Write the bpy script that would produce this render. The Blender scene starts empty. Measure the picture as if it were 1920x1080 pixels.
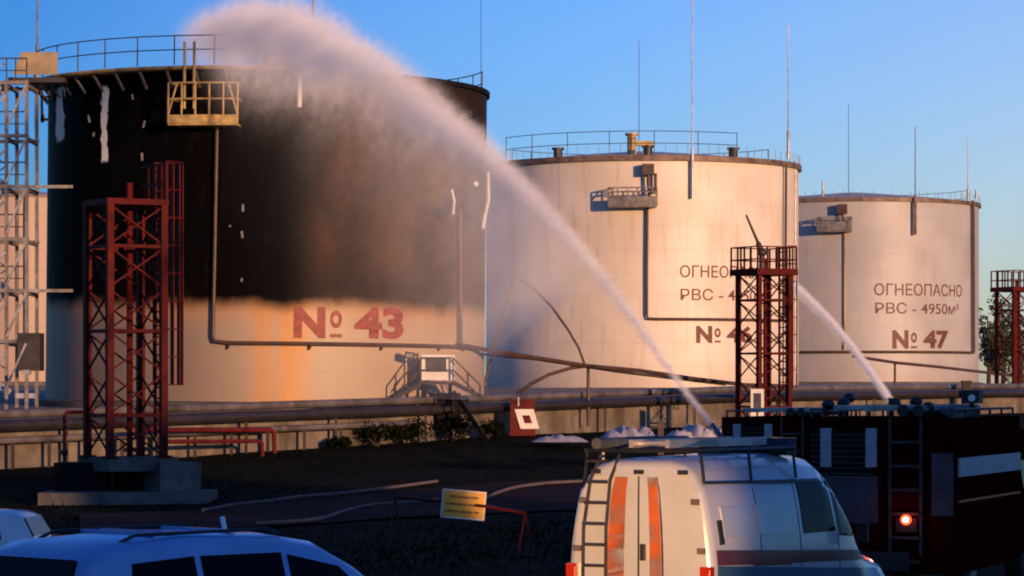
import bpy, bmesh, math, random
from mathutils import Vector, Matrix
random.seed(7)
PI = math.pi
R_ = math.radians
sc = bpy.context.scene
# ---------------------------------------------------------------- camera, sky, sun, exposure
EYE, FPX, HOR = 3.4, 5867.0, 735.0
cam_d = bpy.data.cameras.new("camera"); cam = bpy.data.objects.new("camera", cam_d)
sc.collection.objects.link(cam); sc.camera = cam
cam.location = (0, 0, EYE); cam.rotation_euler = (PI/2, 0, 0)
cam_d.sensor_width = 36; cam_d.lens = FPX/1920*36; cam_d.shift_y = (HOR-540)/1920
cam_d.clip_start = 0.5; cam_d.clip_end = 6000
SUN_EL = 6.5
SUN_V = Vector((0.55, -0.835, 0)).normalized()
sun_az = math.atan2(SUN_V.x, SUN_V.y)            # from +Y, clockwise
w = bpy.data.worlds.new("World"); sc.world = w; w.use_nodes = True
wn = w.node_tree.nodes; wl = w.node_tree.links
bg = wn['Background']; sky = wn.new('ShaderNodeTexSky'); sky.sky_type = 'NISHITA'
sky.sun_disc = False; sky.sun_elevation = R_(SUN_EL); sky.sun_rotation = sun_az
sky.air_density = 1.0; sky.dust_density = 0.3; sky.ozone_density = 2.0
mx = wn.new('ShaderNodeMix'); mx.data_type = 'RGBA'; mx.blend_type = 'MULTIPLY'; mx.inputs[0].default_value = 1
wc_ = wn.new('ShaderNodeTexCoord'); ws = wn.new('ShaderNodeSeparateXYZ'); wl.new(wc_.outputs['Generated'], ws.inputs[0])
wa = wn.new('ShaderNodeMath'); wa.operation = 'MULTIPLY_ADD'; wa.inputs[1].default_value = 3.0; wl.new(ws.outputs[0], wa.inputs[0])
wb = wn.new('ShaderNodeMath'); wb.operation = 'MULTIPLY_ADD'; wb.inputs[1].default_value = -1.2; wb.inputs[2].default_value = 1.5
wl.new(ws.outputs[2], wb.inputs[0]); wl.new(wb.outputs[0], wa.inputs[2])
wd = wn.new('ShaderNodeMath'); wd.operation = 'DIVIDE'; wd.inputs[1].default_value = 3.0; wl.new(wa.outputs[0], wd.inputs[0])
rmp = wn.new('ShaderNodeValToRGB'); wl.new(wd.outputs[0], rmp.inputs[0]); el = rmp.color_ramp.elements
SK = [(-1.15, (.34, .66, 1.45)), (-.8, (.2, .5, 1.3)), (-.61, (.16, .49, 1.36)), (-.056, (.53, .88, 1.9)), (.40, (.97, 1.12, 1.95)), (.75, (.8, 1.0, 1.9)), (1.2, (.36, .72, 1.6))]
el[0].position = (SK[0][0]+1.5)/3; el[0].color = (*[c/2.5 for c in SK[0][1]], 1); el[1].position = (SK[-1][0]+1.5)/3; el[1].color = (*[c/2.5 for c in SK[-1][1]], 1)
for q_, c_ in SK[1:-1]:
    e_ = el.new((q_+1.5)/3); e_.color = (*[c/2.5 for c in c_], 1)
wl.new(rmp.outputs[0], mx.inputs[7]); wl.new(sky.outputs[0], mx.inputs[6]); wl.new(mx.outputs[2], bg.inputs[0]); bg.inputs[1].default_value = 0.325      # the tint above is scaled down by 2.5, so this is 0.13 of the sky
sl = bpy.data.lights.new("sun", 'SUN'); so = bpy.data.objects.new("sun", sl); sc.collection.objects.link(so)
sl.energy = 4.6; sl.angle = R_(0.6); sl.color = (1.0, 0.56, 0.28)
sdir = Vector((SUN_V.x*math.cos(R_(SUN_EL)), SUN_V.y*math.cos(R_(SUN_EL)), math.sin(R_(SUN_EL))))
so.rotation_euler = sdir.to_track_quat('Z', 'Y').to_euler()
sc.view_settings.view_transform = 'Standard'; sc.view_settings.look = 'None'
sc.view_settings.exposure = 0.06; sc.view_settings.gamma = 1.0
sc.render.engine = 'CYCLES'
sc.cycles.filter_width = 2.0
sc.cycles.max_bounces = 12; sc.cycles.volume_bounces = 9; sc.cycles.volume_step_rate = 1.0
sc.cycles.volume_max_steps = 256

# ---------------------------------------------------------------- helpers
def P(px, py, Y): return Vector(((px-960)/FPX*Y, Y, EYE+(HOR-py)/FPX*Y))
def V(*a): return Vector(a)
def interp(x, xs, ys):
    if x <= xs[0]: return ys[0]
    for i in range(1, len(xs)):
        if x <= xs[i]:
            t = (x-xs[i-1])/(xs[i]-xs[i-1]); return ys[i-1]+(ys[i]-ys[i-1])*t
    return ys[-1]

class MB:
    def __init__(s): s.bm = bmesh.new()
    def box(s, c, size, rot=None):
        m = Matrix.Translation(Vector(c))
        if rot is not None: m = m @ rot.to_4x4()
        m = m @ Matrix.Diagonal((size[0], size[1], size[2], 1))
        bmesh.ops.create_cube(s.bm, size=1, matrix=m); return s
    def beam(s, p, q, a, b=None, up=(0, 0, 1)):
        p, q = Vector(p), Vector(q); d = q-p; L = d.length
        if L < 1e-6: return s
        z = d/L; u = Vector(up)
        if abs(z.dot(u)) > .98: u = Vector((1, 0, 0))
        x = u.cross(z).normalized(); y = z.cross(x)
        m = Matrix((x, y, z)).transposed()
        return s.box((p+q)/2, (a, b or a, L), m)
    def tube(s, pts, r, seg=10, caps=True):
        pts = [Vector(p) for p in pts]; n = len(pts); rings = []
        rr = r if isinstance(r, (list, tuple)) else [r]*n
        t0 = (pts[1]-pts[0]).normalized(); u = Vector((0, 0, 1))
        if abs(t0.dot(u)) > .95: u = Vector((1, 0, 0))
        x = u.cross(t0).normalized()
        for i, p in enumerate(pts):
            t = (pts[min(i+1, n-1)]-pts[max(i-1, 0)]).normalized()
            x = (x-t*x.dot(t)).normalized(); y = t.cross(x)
            rings.append([s.bm.verts.new(p+rr[i]*(x*math.cos(2*PI*k/seg)+y*math.sin(2*PI*k/seg))) for k in range(seg)])
        for a, b in zip(rings, rings[1:]):
            for k in range(seg): s.bm.faces.new((a[k], a[(k+1) % seg], b[(k+1) % seg], b[k]))
        if caps: s.bm.faces.new(rings[0][::-1]); s.bm.faces.new(rings[-1])
        return s
    def lathe(s, prof, seg=96, z0=0.0, cap_top=False):
        rings = []
        for r, z in prof:
            rings.append([s.bm.verts.new((r*math.sin(2*PI*k/seg), -r*math.cos(2*PI*k/seg), z)) for k in range(seg)])
        for a, b in zip(rings, rings[1:]):
            for k in range(seg): s.bm.faces.new((a[k], a[(k+1) % seg], b[(k+1) % seg], b[k]))
        if cap_top: s.bm.faces.new(rings[-1])
        return s
    def plate(s, pts, th):
        pts = [Vector(p) for p in pts]; n = (pts[1]-pts[0]).cross(pts[2]-pts[0]).normalized()*th
        a = [s.bm.verts.new(p) for p in pts]; b = [s.bm.verts.new(p+n) for p in pts]
        s.bm.faces.new(a[::-1]); s.bm.faces.new(b); k = len(pts)
        for i in range(k): s.bm.faces.new((a[i], a[(i+1) % k], b[(i+1) % k], b[i]))
        return s
    def ball(s, c, r, sub=2, sq=(1, 1, 1), jit=0):
        g = bmesh.ops.create_icosphere(s.bm, subdivisions=sub, radius=1, matrix=Matrix.Translation(Vector(c)) @ Matrix.Diagonal((r*sq[0], r*sq[1], r*sq[2], 1)))
        if jit:
            for v in g['verts']: v.co += (v.co-Vector(c))*random.uniform(-jit, jit)
        return s
    def quad(s, a, b, c, d): s.bm.faces.new([s.bm.verts.new(p) for p in (a, b, c, d)]); return s
    def build(s, name, mat, parent=None, smooth=35):
        me = bpy.data.meshes.new(name)
        bmesh.ops.recalc_face_normals(s.bm, faces=s.bm.faces)
        s.bm.to_mesh(me); s.bm.free()
        if mat: me.materials.append(mat)
        if smooth:
            for p in me.polygons: p.use_smooth = True
            me.set_sharp_from_angle(angle=R_(smooth))
        o = bpy.data.objects.new(name, me); sc.collection.objects.link(o)
        if parent: o.parent = parent
        return o
    def build_split(s, name, mat, parent=None, smooth=35):
        left = set(s.bm.verts); out = []
        while left:
            st = [left.pop()]; isl = set(st)
            while st:
                for e in st.pop().link_edges:
                    for v in e.verts:
                        if v not in isl: isl.add(v); left.discard(v); st.append(v)
            b = MB(); mp = {v: b.bm.verts.new(v.co) for v in isl}
            for f in {f for v in isl for f in v.link_faces}: b.bm.faces.new([mp[v] for v in f.verts])
            out.append(b.build(name, mat, parent, smooth))
        s.bm.free(); return out
def tag(o, label=None, cat=None, group=None, kind=None):
    if label: o['label'] = label
    if cat: o['category'] = cat
    if group: o['group'] = group
    if kind: o['kind'] = kind
    return o
def thing(name, label, cat, loc=(0, 0, 0), rz=0, group=None):
    o = bpy.data.objects.new(name, None); sc.collection.objects.link(o)
    o.location = loc; o.rotation_euler = (0, 0, rz); o.empty_display_size = .2
    return tag(o, label, cat, group)
def copy_tree(o, parent=None):
    c = o.copy(); sc.collection.objects.link(c); c.parent = parent
    for ch in list(o.children): copy_tree(ch, c)
    return c
def walk(o):
    yield o
    for c in o.children: yield from walk(c)
def arc(c, r, a0, a1, n, z):
    return [Vector((c[0]+r*math.sin(a0+(a1-a0)*i/n), c[1]-r*math.cos(a0+(a1-a0)*i/n), z)) for i in range(n+1)]

# ---------------------------------------------------------------- materials
class NT:
    def __init__(s, name):
        s.m = bpy.data.materials.new(name); s.m.use_nodes = True; s.t = s.m.node_tree
        s.b = s.t.nodes['Principled BSDF']; s.out = s.t.nodes['Material Output']
    def n(s, typ, **kw):
        x = s.t.nodes.new(typ)
        for k, v in kw.items(): setattr(x, k, v)
        return x
    def link(s, a, b): s.t.links.new(a, b)
    def put(s, v, inp):
        if isinstance(v, (int, float)): inp.default_value = v
        elif isinstance(v, tuple): inp.default_value = (*v, 1) if len(v) == 3 else v
        else: s.link(v, inp)
    def m_(s, op, a, b=None, c=None, clamp=False):
        x = s.n('ShaderNodeMath', operation=op, use_clamp=clamp); s.put(a, x.inputs[0])
        if b is not None: s.put(b, x.inputs[1])
        if c is not None: s.put(c, x.inputs[2])
        return x.outputs[0]
    def mix(s, f, a, b):
        x = s.n('ShaderNodeMix', data_type='RGBA'); s.put(f, x.inputs[0]); s.put(a, x.inputs[6]); s.put(b, x.inputs[7]); return x.outputs[2]
    def smooth(s, x, a, b):
        r = s.n('ShaderNodeMapRange', interpolation_type='SMOOTHSTEP'); s.put(x, r.inputs[0]); s.put(a, r.inputs[1]); s.put(b, r.inputs[2]); return r.outputs[0]
    def coord(s): return s.n('ShaderNodeTexCoord').outputs['Object']
    def noise(s, vec, scale, detail=3, rough=.55):
        x = s.n('ShaderNodeTexNoise'); s.link(vec, x.inputs['Vector']); x.inputs['Scale'].default_value = scale
        x.inputs['Detail'].default_value = detail; x.inputs['Roughness'].default_value = rough; return x.outputs[0]
    def scaled(s, vec, sx, sy, sz):
        x = s.n('ShaderNodeMapping'); s.link(vec, x.inputs[0]); x.inputs['Scale'].default_value = (sx, sy, sz); return x.outputs[0]
    def comb(s, x, y, z):
        c = s.n('ShaderNodeCombineXYZ'); s.put(x, c.inputs[0]); s.put(y, c.inputs[1]); s.put(z, c.inputs[2]); return c.outputs[0]
    def bump(s, h, strength=.3, dist=.05):
        x = s.n('ShaderNodeBump'); x.inputs['Strength'].default_value = strength; x.inputs['Distance'].default_value = dist
        s.link(h, x.inputs['Height']); s.link(x.outputs[0], s.b.inputs['Normal'])
def mat(name, col, rough=.6, metal=0, var=.25, scale=3, bump=.1, coat=0, emit=None, es=0, dirt=None, spec=None):
    t = NT(name); c = t.coord(); n = t.noise(c, scale)
    dark = tuple(v*(1-var) for v in col); lite = tuple(min(1, v*(1+var*.6)) for v in col)
    f = t.smooth(n, .3, .7); colr = t.mix(f, dark, lite)
    if dirt:
        n2 = t.noise(t.scaled(c, 1, 1, .25), scale*.5, 5); colr = t.mix(t.m_('MULTIPLY', t.smooth(n2, .48, .72), .8), colr, dirt)
    t.put(colr, t.b.inputs['Base Color']); t.b.inputs['Roughness'].default_value = rough; t.b.inputs['Metallic'].default_value = metal
    t.b.inputs['Coat Weight'].default_value = coat; t.b.inputs['Coat Roughness'].default_value = .08
    if spec is not None: t.b.inputs['Specular IOR Level'].default_value = spec
    if bump: t.bump(t.noise(c, scale*6, 4), bump, .02)
    if emit: t.put(emit, t.b.inputs['Emission Color']); t.b.inputs['Emission Strength'].default_value = es
    return t.m
M = {}
M['steel'] = mat('galvanised_steel', (.45, .43, .42), .45, .6, .3, 2, dirt=(.22, .15, .1))
M['darksteel'] = mat('dark_steel', (.05, .042, .04), .55, .4, .3, 2)
M['burnt'] = mat('burnt_steel', (.010, .008, .008), .7, .0, .4, 3, .3, spec=.1)
M['yellow'] = mat('yellow_paint', (.52, .35, .12), .55, 0, .3, 3, dirt=(.12, .07, .03))
M['palepaint'] = mat('pale_paint', (.2, .18, .165), .5, 0, .35, 3, dirt=(.07, .055, .045))
M['pipe'] = mat('foam_pipe_paint', (.07, .035, .022), .55, 0, .3, 2)
M['greypipe'] = mat('grey_pipe', (.15, .125, .115), .45, .2, .35, 1.2, dirt=(.05, .035, .028))
M['darkpipe'] = mat('dark_pipe', (.03, .022, .021), .5, .1, .3, 1.2)
M['redsteel'] = mat('red_oxide_paint', (.085, .006, .005), .6, 0, .35, 2.5, dirt=(.05, .007, .006), spec=.1)
M['redpipe'] = mat('red_pipe_paint', (.11, .012, .01), .5, 0, .3, 2, spec=.15)
M['concrete'] = mat('concrete', (.13, .12, .11), .9, 0, .3, 1.5, .35, dirt=(.07, .06, .05), spec=.1)
M['wallconc'] = mat('stained_concrete', (.19, .155, .125), .9, 0, .35, .9, .4, dirt=(.06, .045, .035), spec=.1)
M['redtext'] = mat('red_lettering', (.26, .035, .02), .6, 0, .3, 4, 0)
M['browntext'] = mat('brown_lettering', (.13, .035, .03), .6, 0, .3, 4, 0)
M['rim'] = mat('rusty_rim', (.17, .11, .085), .6, .1, .5, 1.6)
M['vanpaint'] = mat('white_car_paint', (.4, .42, .46), .26, 0, .08, 1.2, 0, coat=.6)
M['bluepaint'] = mat('light_blue_car_paint', (.15, .33, .66), .3, 0, .08, 1.2, 0, coat=.6)
M['silverpaint'] = mat('pale_car_paint', (.6, .63, .68), .3, 0, .1, 1.2, 0, coat=.6)
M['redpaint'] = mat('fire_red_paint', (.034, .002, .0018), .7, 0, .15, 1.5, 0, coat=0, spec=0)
M['glass'] = mat('dark_glass', (.002, .0022, .003), .08, 0, .1, 1, 0, spec=.07)
M['black'] = mat('black_plastic', (.012, .012, .013), .5, 0, .3, 4)
M['rubber'] = mat('tyre_rubber', (.015, .015, .016), .85, 0, .3, 6)
M['orange'] = mat('orange_stripe', (.62, .13, .02), .4, 0, .12, 3, 0)
M['darkred'] = mat('dark_red_stripe', (.10, .02, .03), .4, 0, .15, 3, 0)
M['whitestripe'] = mat('white_stripe', (.34, .36, .4), .5, 0, .12, 3, 0)
M['greypanel'] = mat('grey_panel', (.075, .07, .078), .6, 0, .3, 2, spec=.1)
M['taillens'] = mat('red_lens', (.35, .02, .01), .2, 0, .1, 5, 0)
M['lamp'] = mat('lit_tail_lamp', (.6, .05, .02), .3, 0, .1, 5, 0, emit=(1, .07, .02), es=3)
M['lamphot'] = mat('lit_bulb', (.8, .5, .4), .3, 0, .1, 5, 0, emit=(1, .62, .42), es=14)
M['headlamp'] = mat('lit_headlamp', (.8, .8, .7), .2, 0, .1, 5, 0, emit=(1, .8, .5), es=40)
M['whitelens'] = mat('white_lens', (.85, .85, .85), .15, 0, .05, 5, 0)
M['beacon'] = mat('blue_beacon', (.01, .02, .09), .15, 0, .2, 5, 0, coat=.5)
M['signyellow'] = mat('yellow_sign', (.85, .42, .03), .5, 0, .12, 3, 0)
M['signwhite'] = mat('white_board', (.7, .66, .6), .5, 0, .1, 3, 0)
M['signink'] = mat('sign_ink', (.09, .04, .015), .6, 0, .3, 8, 0)
M['hose'] = mat('canvas_hose', (.12, .085, .08), .8, 0, .3, 5)
M['bark'] = mat('bark', (.05, .035, .025), .9, 0, .4, 5, .4)
M['leaf'] = mat('leaves', (.035, .05, .022), .7, 0, .5, .8, 0)
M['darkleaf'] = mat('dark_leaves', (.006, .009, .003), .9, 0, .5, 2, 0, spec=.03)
M['tarp'] = mat('grey_tarpaulin', (.07, .08, .08), .7, 0, .4, 3, .4)
M['foamheap'] = mat('pale_foam', (.55, .48, .45), .9, 0, .25, 2, .5)
M['shadeblock'] = mat('shade_block_cladding', (.3, .24, .19), .8, 0, .2, .4)  # surface of the added block that shades the yard
M['tan'] = mat('tan_screen', (.33, .25, .15), .7, 0, .25, 1.5)

def tank_mat(name, soot=None, tone=None, tone2=None):
    t = NT(name); c = t.coord(); sp = t.n('ShaderNodeSeparateXYZ'); t.link(c, sp.inputs[0])
    x, y, z = sp.outputs; phi = t.m_('ARCTAN2', x, t.m_('MULTIPLY', y, -1))
    base = t.mix(t.smooth(t.noise(c, .22, 2), .35, .68), *(tone2 or ((.62, .53, .43), (.72, .63, .53))))
    if tone: base = t.mix(1.0, base, tone)
    st = t.noise(t.comb(t.m_('MULTIPLY', phi, 22), t.m_('MULTIPLY', z, .16), 0), 1, 5, .65)
    base = t.mix(t.m_('MULTIPLY', t.smooth(st, .5, .78), .5), base, (.36, .25, .17))
    # plate seams: courses of 1.49 m with staggered vertical welds
    zf = t.m_('FRACT', t.m_('DIVIDE', z, 1.49)); row = t.m_('FLOOR', t.m_('DIVIDE', z, 1.49))
    sh = t.m_('LESS_THAN', t.m_('ABSOLUTE', t.m_('SUBTRACT', zf, .5)), .488)
    pf = t.m_('FRACT', t.m_('ADD', t.m_('MULTIPLY', phi, 1.75), t.m_('MULTIPLY', row, .37)))
    sv = t.m_('LESS_THAN', t.m_('ABSOLUTE', t.m_('SUBTRACT', pf, .5)), .4975)
    seam = t.m_('MULTIPLY', sh, sv)
    base = t.mix(t.m_('MULTIPLY', t.m_('SUBTRACT', 1, seam), .22), base, (.3, .2, .14))
    low = t.smooth(z, 2.4, 0.0)
    base = t.mix(t.m_('MULTIPLY', low, t.m_('MULTIPLY', .5, t.noise(c, .7, 4))), base, (.3, .2, .13))
    rough = .5
    if soot:
        zs, pe, py_, patches = soot
        wob = t.m_('MULTIPLY', t.m_('SUBTRACT', t.noise(t.comb(t.m_('MULTIPLY', phi, 10), t.m_('MULTIPLY', z, .5), 3), .5, 5), .5), 1.1)
        mask = t.smooth(t.m_('ADD', z, wob), zs-.3, zs+.6)
        stain = t.m_('MULTIPLY', t.smooth(t.m_('ABSOLUTE', t.m_('SUBTRACT', phi, py_+.03)), .17, .06), t.smooth(t.noise(t.comb(t.m_('MULTIPLY', phi, 14), t.m_('MULTIPLY', z, .12), 9), 1, 4), .25, .6))
        base = t.mix(t.m_('MULTIPLY', stain, .8), base, (.56, .25, .05))
        flank_shade = t.m_('MULTIPLY', t.smooth(t.m_('ADD', phi, t.m_('MULTIPLY', wob, .12)), .12, -.42), .62)  # shade painted into the wall colour, darkening towards the left flank
        base = t.mix(flank_shade, base, (.12, .10, .09))
        scor = t.m_('MULTIPLY', t.smooth(t.m_('ADD', z, wob), zs-1.1, zs+.3), .55)
        base = t.mix(scor, base, (.45, .2, .05))
        brown = t.mix(t.smooth(t.noise(t.scaled(c, 1, 1, .45), .35, 5, .6), .36, .66), (.028, .015, .008), (.10, .049, .021))
        band = t.smooth(z, zs+2.6, zs+.9)
        brown = t.mix(t.m_('MULTIPLY', band, .75), brown, (.02, .012, .008))
        tr_ = t.m_('MULTIPLY', t.smooth(t.m_('ADD', z, t.m_('MULTIPLY', wob, 2)), HT-4.2, HT-2.2), t.smooth(phi, .55, .85))
        brown = t.mix(t.m_('MULTIPLY', tr_, .85), brown, (.014, .011, .011))
        blk = t.mix(t.m_('MULTIPLY', t.smooth(t.noise(t.scaled(c, 1.6, 1.6, .35), .9, 6, .7), .55, .75), .8), (.003, .0026, .0026), (.017, .011, .007))
        sc_ = t.mix(t.smooth(t.m_('ADD', phi, t.m_('MULTIPLY', wob, .08)), pe-.04, pe+.2), blk, brown)
        base = t.mix(mask, base, sc_)
        for (p0, hw, z0, z1) in patches:
            nn = t.m_('MULTIPLY', t.m_('SUBTRACT', t.noise(t.scaled(c, 1, 1, .5), 2.6, 5), .5), hw*2.6)
            pm = t.m_('MULTIPLY', t.smooth(t.m_('ABSOLUTE', t.m_('ADD', t.m_('SUBTRACT', phi, p0), nn)), hw, hw*.8),
                      t.m_('MULTIPLY', t.smooth(z, z0-.1, z0+.1), t.smooth(z, z1+.1, z1-.1)))
            base = t.mix(pm, base, (.92, .85, .7))
    t.put(base, t.b.inputs['Base Color']); t.b.inputs['Roughness'].default_value = rough
    if soot: t.put(t.m_('SUBTRACT', .4, t.m_('MULTIPLY', mask, .39)), t.b.inputs['Specular IOR Level'])
    t.bump(t.m_('ADD', seam, t.m_('MULTIPLY', t.noise(c, .9, 3), 1.2)), .25, .04)
    return t.m

# ---------------------------------------------------------------- the setting: ground, pad
def ground_z(x, y):
    return interp(y, [88, 118, 146, 190, 240, 5000], [0, .48, 1.38, 2.1, 2.5, 2.5])
def wall_pt(Y): return V(-19.3+(Y-118)*.68, Y, 0)
def wall_top(Y): return interp(Y, [60, 118, 146, 164, 191, 400], [1.2, 2.2, 2.78, 3.2, 3.4, 3.6])
def wall_Y(px):                      # where a sight line meets the dike wall
    k = (px-960)/FPX; a = .68
    return (-19.3-118*a)/(k-a)
def pad_z(Y): return interp(Y, [100, 118, 140, 205, 251, 400], [1.9, 2.1, 2.65, 3.75, 4.0, 4.0])
def grid(name, mt, xs, ys, zf, kind='structure'):
    m = MB(); rows = [[m.bm.verts.new((x, y, zf(x, y))) for x in xs] for y in ys]
    for a, b in zip(rows, rows[1:]):
        for k in range(len(xs)-1): m.bm.faces.new((a[k], a[k+1], b[k+1], b[k]))
    return tag(m.build(name, mt), kind=kind)
def ground_mat():
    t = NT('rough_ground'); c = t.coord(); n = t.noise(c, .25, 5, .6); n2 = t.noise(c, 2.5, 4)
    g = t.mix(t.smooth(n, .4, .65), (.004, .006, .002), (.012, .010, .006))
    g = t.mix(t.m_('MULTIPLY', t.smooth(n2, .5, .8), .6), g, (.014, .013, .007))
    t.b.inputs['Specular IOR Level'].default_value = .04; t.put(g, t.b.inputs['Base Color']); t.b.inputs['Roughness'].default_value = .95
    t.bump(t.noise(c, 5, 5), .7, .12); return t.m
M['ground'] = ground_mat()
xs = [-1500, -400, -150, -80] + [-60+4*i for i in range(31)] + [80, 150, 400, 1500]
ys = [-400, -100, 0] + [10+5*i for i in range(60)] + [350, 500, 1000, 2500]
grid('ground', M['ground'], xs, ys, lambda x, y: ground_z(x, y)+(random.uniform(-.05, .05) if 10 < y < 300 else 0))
M['gravel'] = mat('gravel_pad', (.2, .16, .13), .95, 0, .4, .5, .5)
m = MB(); rows = []
for i in range(40):
    Y = 60+i*8.0; b = wall_pt(Y); row = []
    for d in (.16, 1.5, 4, 9, 30, 90, 200):
        q = b+V(-.62*d, d, 0); zz = min(pad_z(q.y), max(wall_top(Y), 1.6)-.12+d*.12)
        row.append(m.bm.verts.new((q.x, q.y, zz)))
    rows.append(row)
for a, b in zip(rows, rows[1:]):
    for k in range(len(a)-1): m.bm.faces.new((a[k], a[k+1], b[k+1], b[k]))
tag(m.build('gravel_pad', M['gravel']), kind='structure')
# reddish dirt track across the foreground
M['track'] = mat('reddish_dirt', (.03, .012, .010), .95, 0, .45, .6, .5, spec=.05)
m = MB(); tr = [(150, 1010, 968), (360, 1000, 962), (480, 992, 948), (620, 985, 940), (740, 975, 928), (900, 968, 915), (1020, 962, 908), (1120, 960, 905)]
rr = []
for px, y0, y1 in tr:
    row = []
    for py in (y0, y1):
        Y = 3.4*FPX/(py-HOR)
        if Y > 90:
            Y = 90+ (Y-90)*.7
        x = (px-960)/FPX*Y; row.append(m.bm.verts.new((x, Y, ground_z(x, Y)+.075)))
    rr.append(row)
for a, b in zip(rr, rr[1:]): m.bm.faces.new((a[0], b[0], b[1], a[1]))
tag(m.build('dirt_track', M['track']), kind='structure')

# the dike wall: concrete panels with a coping
wt = thing('dike_wall', 'long stained grey concrete retaining wall below the pipes and tanks', 'wall')
m = MB(); cp = MB()
n = 46
for i in range(n):
    Y0, Y1 = 96+i*4.0, 96+(i+1)*4.0-.03
    a, b = wall_pt(Y0), wall_pt(Y1)
    pts = [V(a.x, a.y, ground_z(0, Y0)-.4), V(b.x, b.y, ground_z(0, Y1)-.4), V(b.x, b.y, wall_top(Y1)), V(a.x, a.y, wall_top(Y0))]
    m.plate(pts, -.22)
    cp.beam(V(a.x, a.y+.1, wall_top(Y0)+.05), V(b.x, b.y+.1, wall_top(Y1)+.05), .34, .1)
m.build('panel_face', M['wallconc'], wt); cp.build('coping', M['concrete'], wt)

# ---------------------------------------------------------------- tanks
RT, HT = 10.46, 14.9
class Tank:
    def __init__(s, cx, cy, base): s.cx, s.cy, s.base = cx, cy, base
    def hit(s, px, py, off=0.0):
        dx, dz = (px-960)/FPX, (HOR-py)/FPX; r = RT+off
        a = dx*dx+1; b = -2*(dx*s.cx+s.cy); c = s.cx**2+s.cy**2-r*r; D = b*b-4*a*c
        t = (-b-math.sqrt(max(D, 0)))/(2*a)
        return math.atan2(dx*t-s.cx, -(t-s.cy)), EYE+dz*t-s.base
    def L(s, phi, z, r): return V(r*math.sin(phi), -r*math.cos(phi), z)
    def pt(s, px, py, off=0.0):
        ph, z = s.hit(px, py, off); return s.L(ph, z, RT+off)
def lettering(tk, text, px0, px1, py0, py1, mt, parent, name='lettering', bold=.006):
    cu = bpy.data.curves.new('tmp', 'FONT'); cu.body = text; cu.size = 1; cu.offset = bold; cu.resolution_u = 4
    o = bpy.data.objects.new('tmp', cu); sc.collection.objects.link(o)
    bpy.context.view_layer.update()
    me = bpy.data.meshes.new_from_object(o.evaluated_get(bpy.context.evaluated_depsgraph_get()))
    bpy.data.objects.remove(o); bpy.data.curves.remove(cu)
    bm = bmesh.new(); bm.from_mesh(me)
    bmesh.ops.triangulate(bm, faces=bm.faces); bmesh.ops.subdivide_edges(bm, edges=[e for e in bm.edges if e.calc_length() > .25], cuts=2)
    X = [v.co.x for v in bm.verts]; Y = [v.co.y for v in bm.verts]; x0, x1, y0, y1 = min(X), max(X), min(Y), max(Y)
    pa, za = tk.hit(px0, py1); pb, zb = tk.hit(px1, py0); zb = tk.hit(px0, py0)[1]
    for v in bm.verts:
        ph = pa+(pb-pa)*(v.co.x-x0)/(x1-x0); z = za+(zb-za)*(v.co.y-y0)/(y1-y0)
        v.co = tk.L(ph, z, RT+.012)
    bm.to_mesh(me); bm.free(); me.materials.clear(); me.materials.append(mt); me.name = name
    q = bpy.data.objects.new(name, me); sc.collection.objects.link(q); q.parent = parent; return q
def numero(tk, digits, px0, px1, py0, py1, mt, parent):
    w = px1-px0; h = py1-py0
    lettering(tk, 'N', px0, px0+w*.29, py0, py1, mt, parent, 'letter', .05)
    lettering(tk, 'o', px0+w*.33, px0+w*.44, py0+h*.12, py0+h*.68, mt, parent, 'letter', .03)
    lettering(tk, '-', px0+w*.33, px0+w*.44, py0+h*.86, py0+h*.97, mt, parent, 'letter', .0)
    lettering(tk, digits, px0+w*.55, px1, py0, py1, mt, parent, 'digits', .045)
def make_tank(tk, label, wmat, group, roofmat):
    t = thing('storage_tank', label, 'storage tank', (tk.cx, tk.cy, tk.base), 0, group)
    MB().lathe([(RT, -.6), (RT, HT*.25), (RT, HT*.5), (RT, HT*.75), (RT, HT)], 160).build('wall', wmat, t)
    MB().lathe([(RT+.05, -.5), (RT+.45, -.5), (RT+.45, .05), (RT+.02, .12)], 120).build('base_ring', M['concrete'], t)
    MB().lathe([(RT+.004, HT-.06), (RT+.004, HT+.03), (RT-.4, HT+.09), (RT*.5, HT+.62), (RT*.12, HT+1.0), (0.02, HT+1.05)], 120).build('roof', roofmat, t)
    return t
def rim(t, mt, r0=RT, zz=HT-.12, hh=.2, ww=.14):
    MB().lathe([(r0+.005, zz), (r0+ww, zz), (r0+ww, zz+hh), (r0+.005, zz+hh)], 160).build('rim', mt, t)
def railing(t, mt, tk, a0, a1, r, z0, h=1.1, step=.14, name='railing', rr=.03, mids=2):
    m = MB(); n = max(2, int(abs(a1-a0)/step))
    for k in range(mids):
        m.tube(arc((0, 0), r, a0, a1, n*4, z0+h*(k+1)/mids), rr, 6)
    for i in range(n+1):
        a = a0+(a1-a0)*i/n; m.tube([tk.L(a, z0-.05, r), tk.L(a, z0+h, r)], rr*1.15, 6)
    return m.build(name, mt, t)
def rod(t, tk, px, ybot, ytop, off, r=.045, base_r=.1, base_frac=.22, name='lightning_rod', mt=None):
    ph, zb = tk.hit(px, ybot, off); _, zt = tk.hit(px, ytop, off)
    p, q = tk.L(ph, zb, RT+off), tk.L(ph, zt, RT+off); k = p+(q-p)*base_frac
    o = MB().tube([p, k, k+(q-p)*.01, q], [base_r, base_r, r, r*.7], 8).build(name, mt or M['steel'], t)
    return o
def foam_pipe(t, pts, r=.085, mt=None, name='foam_pipe'): return MB().tube(pts, r, 8).build(name, mt or M['pipe'], t)
def wall_run(tk, px0, px1, py, off, n=24):
    a0, z = tk.hit(px0, py, off); a1, _ = tk.hit(px1, py, off)
    return arc((0, 0), RT+off, a0, a1, n, z)
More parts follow.
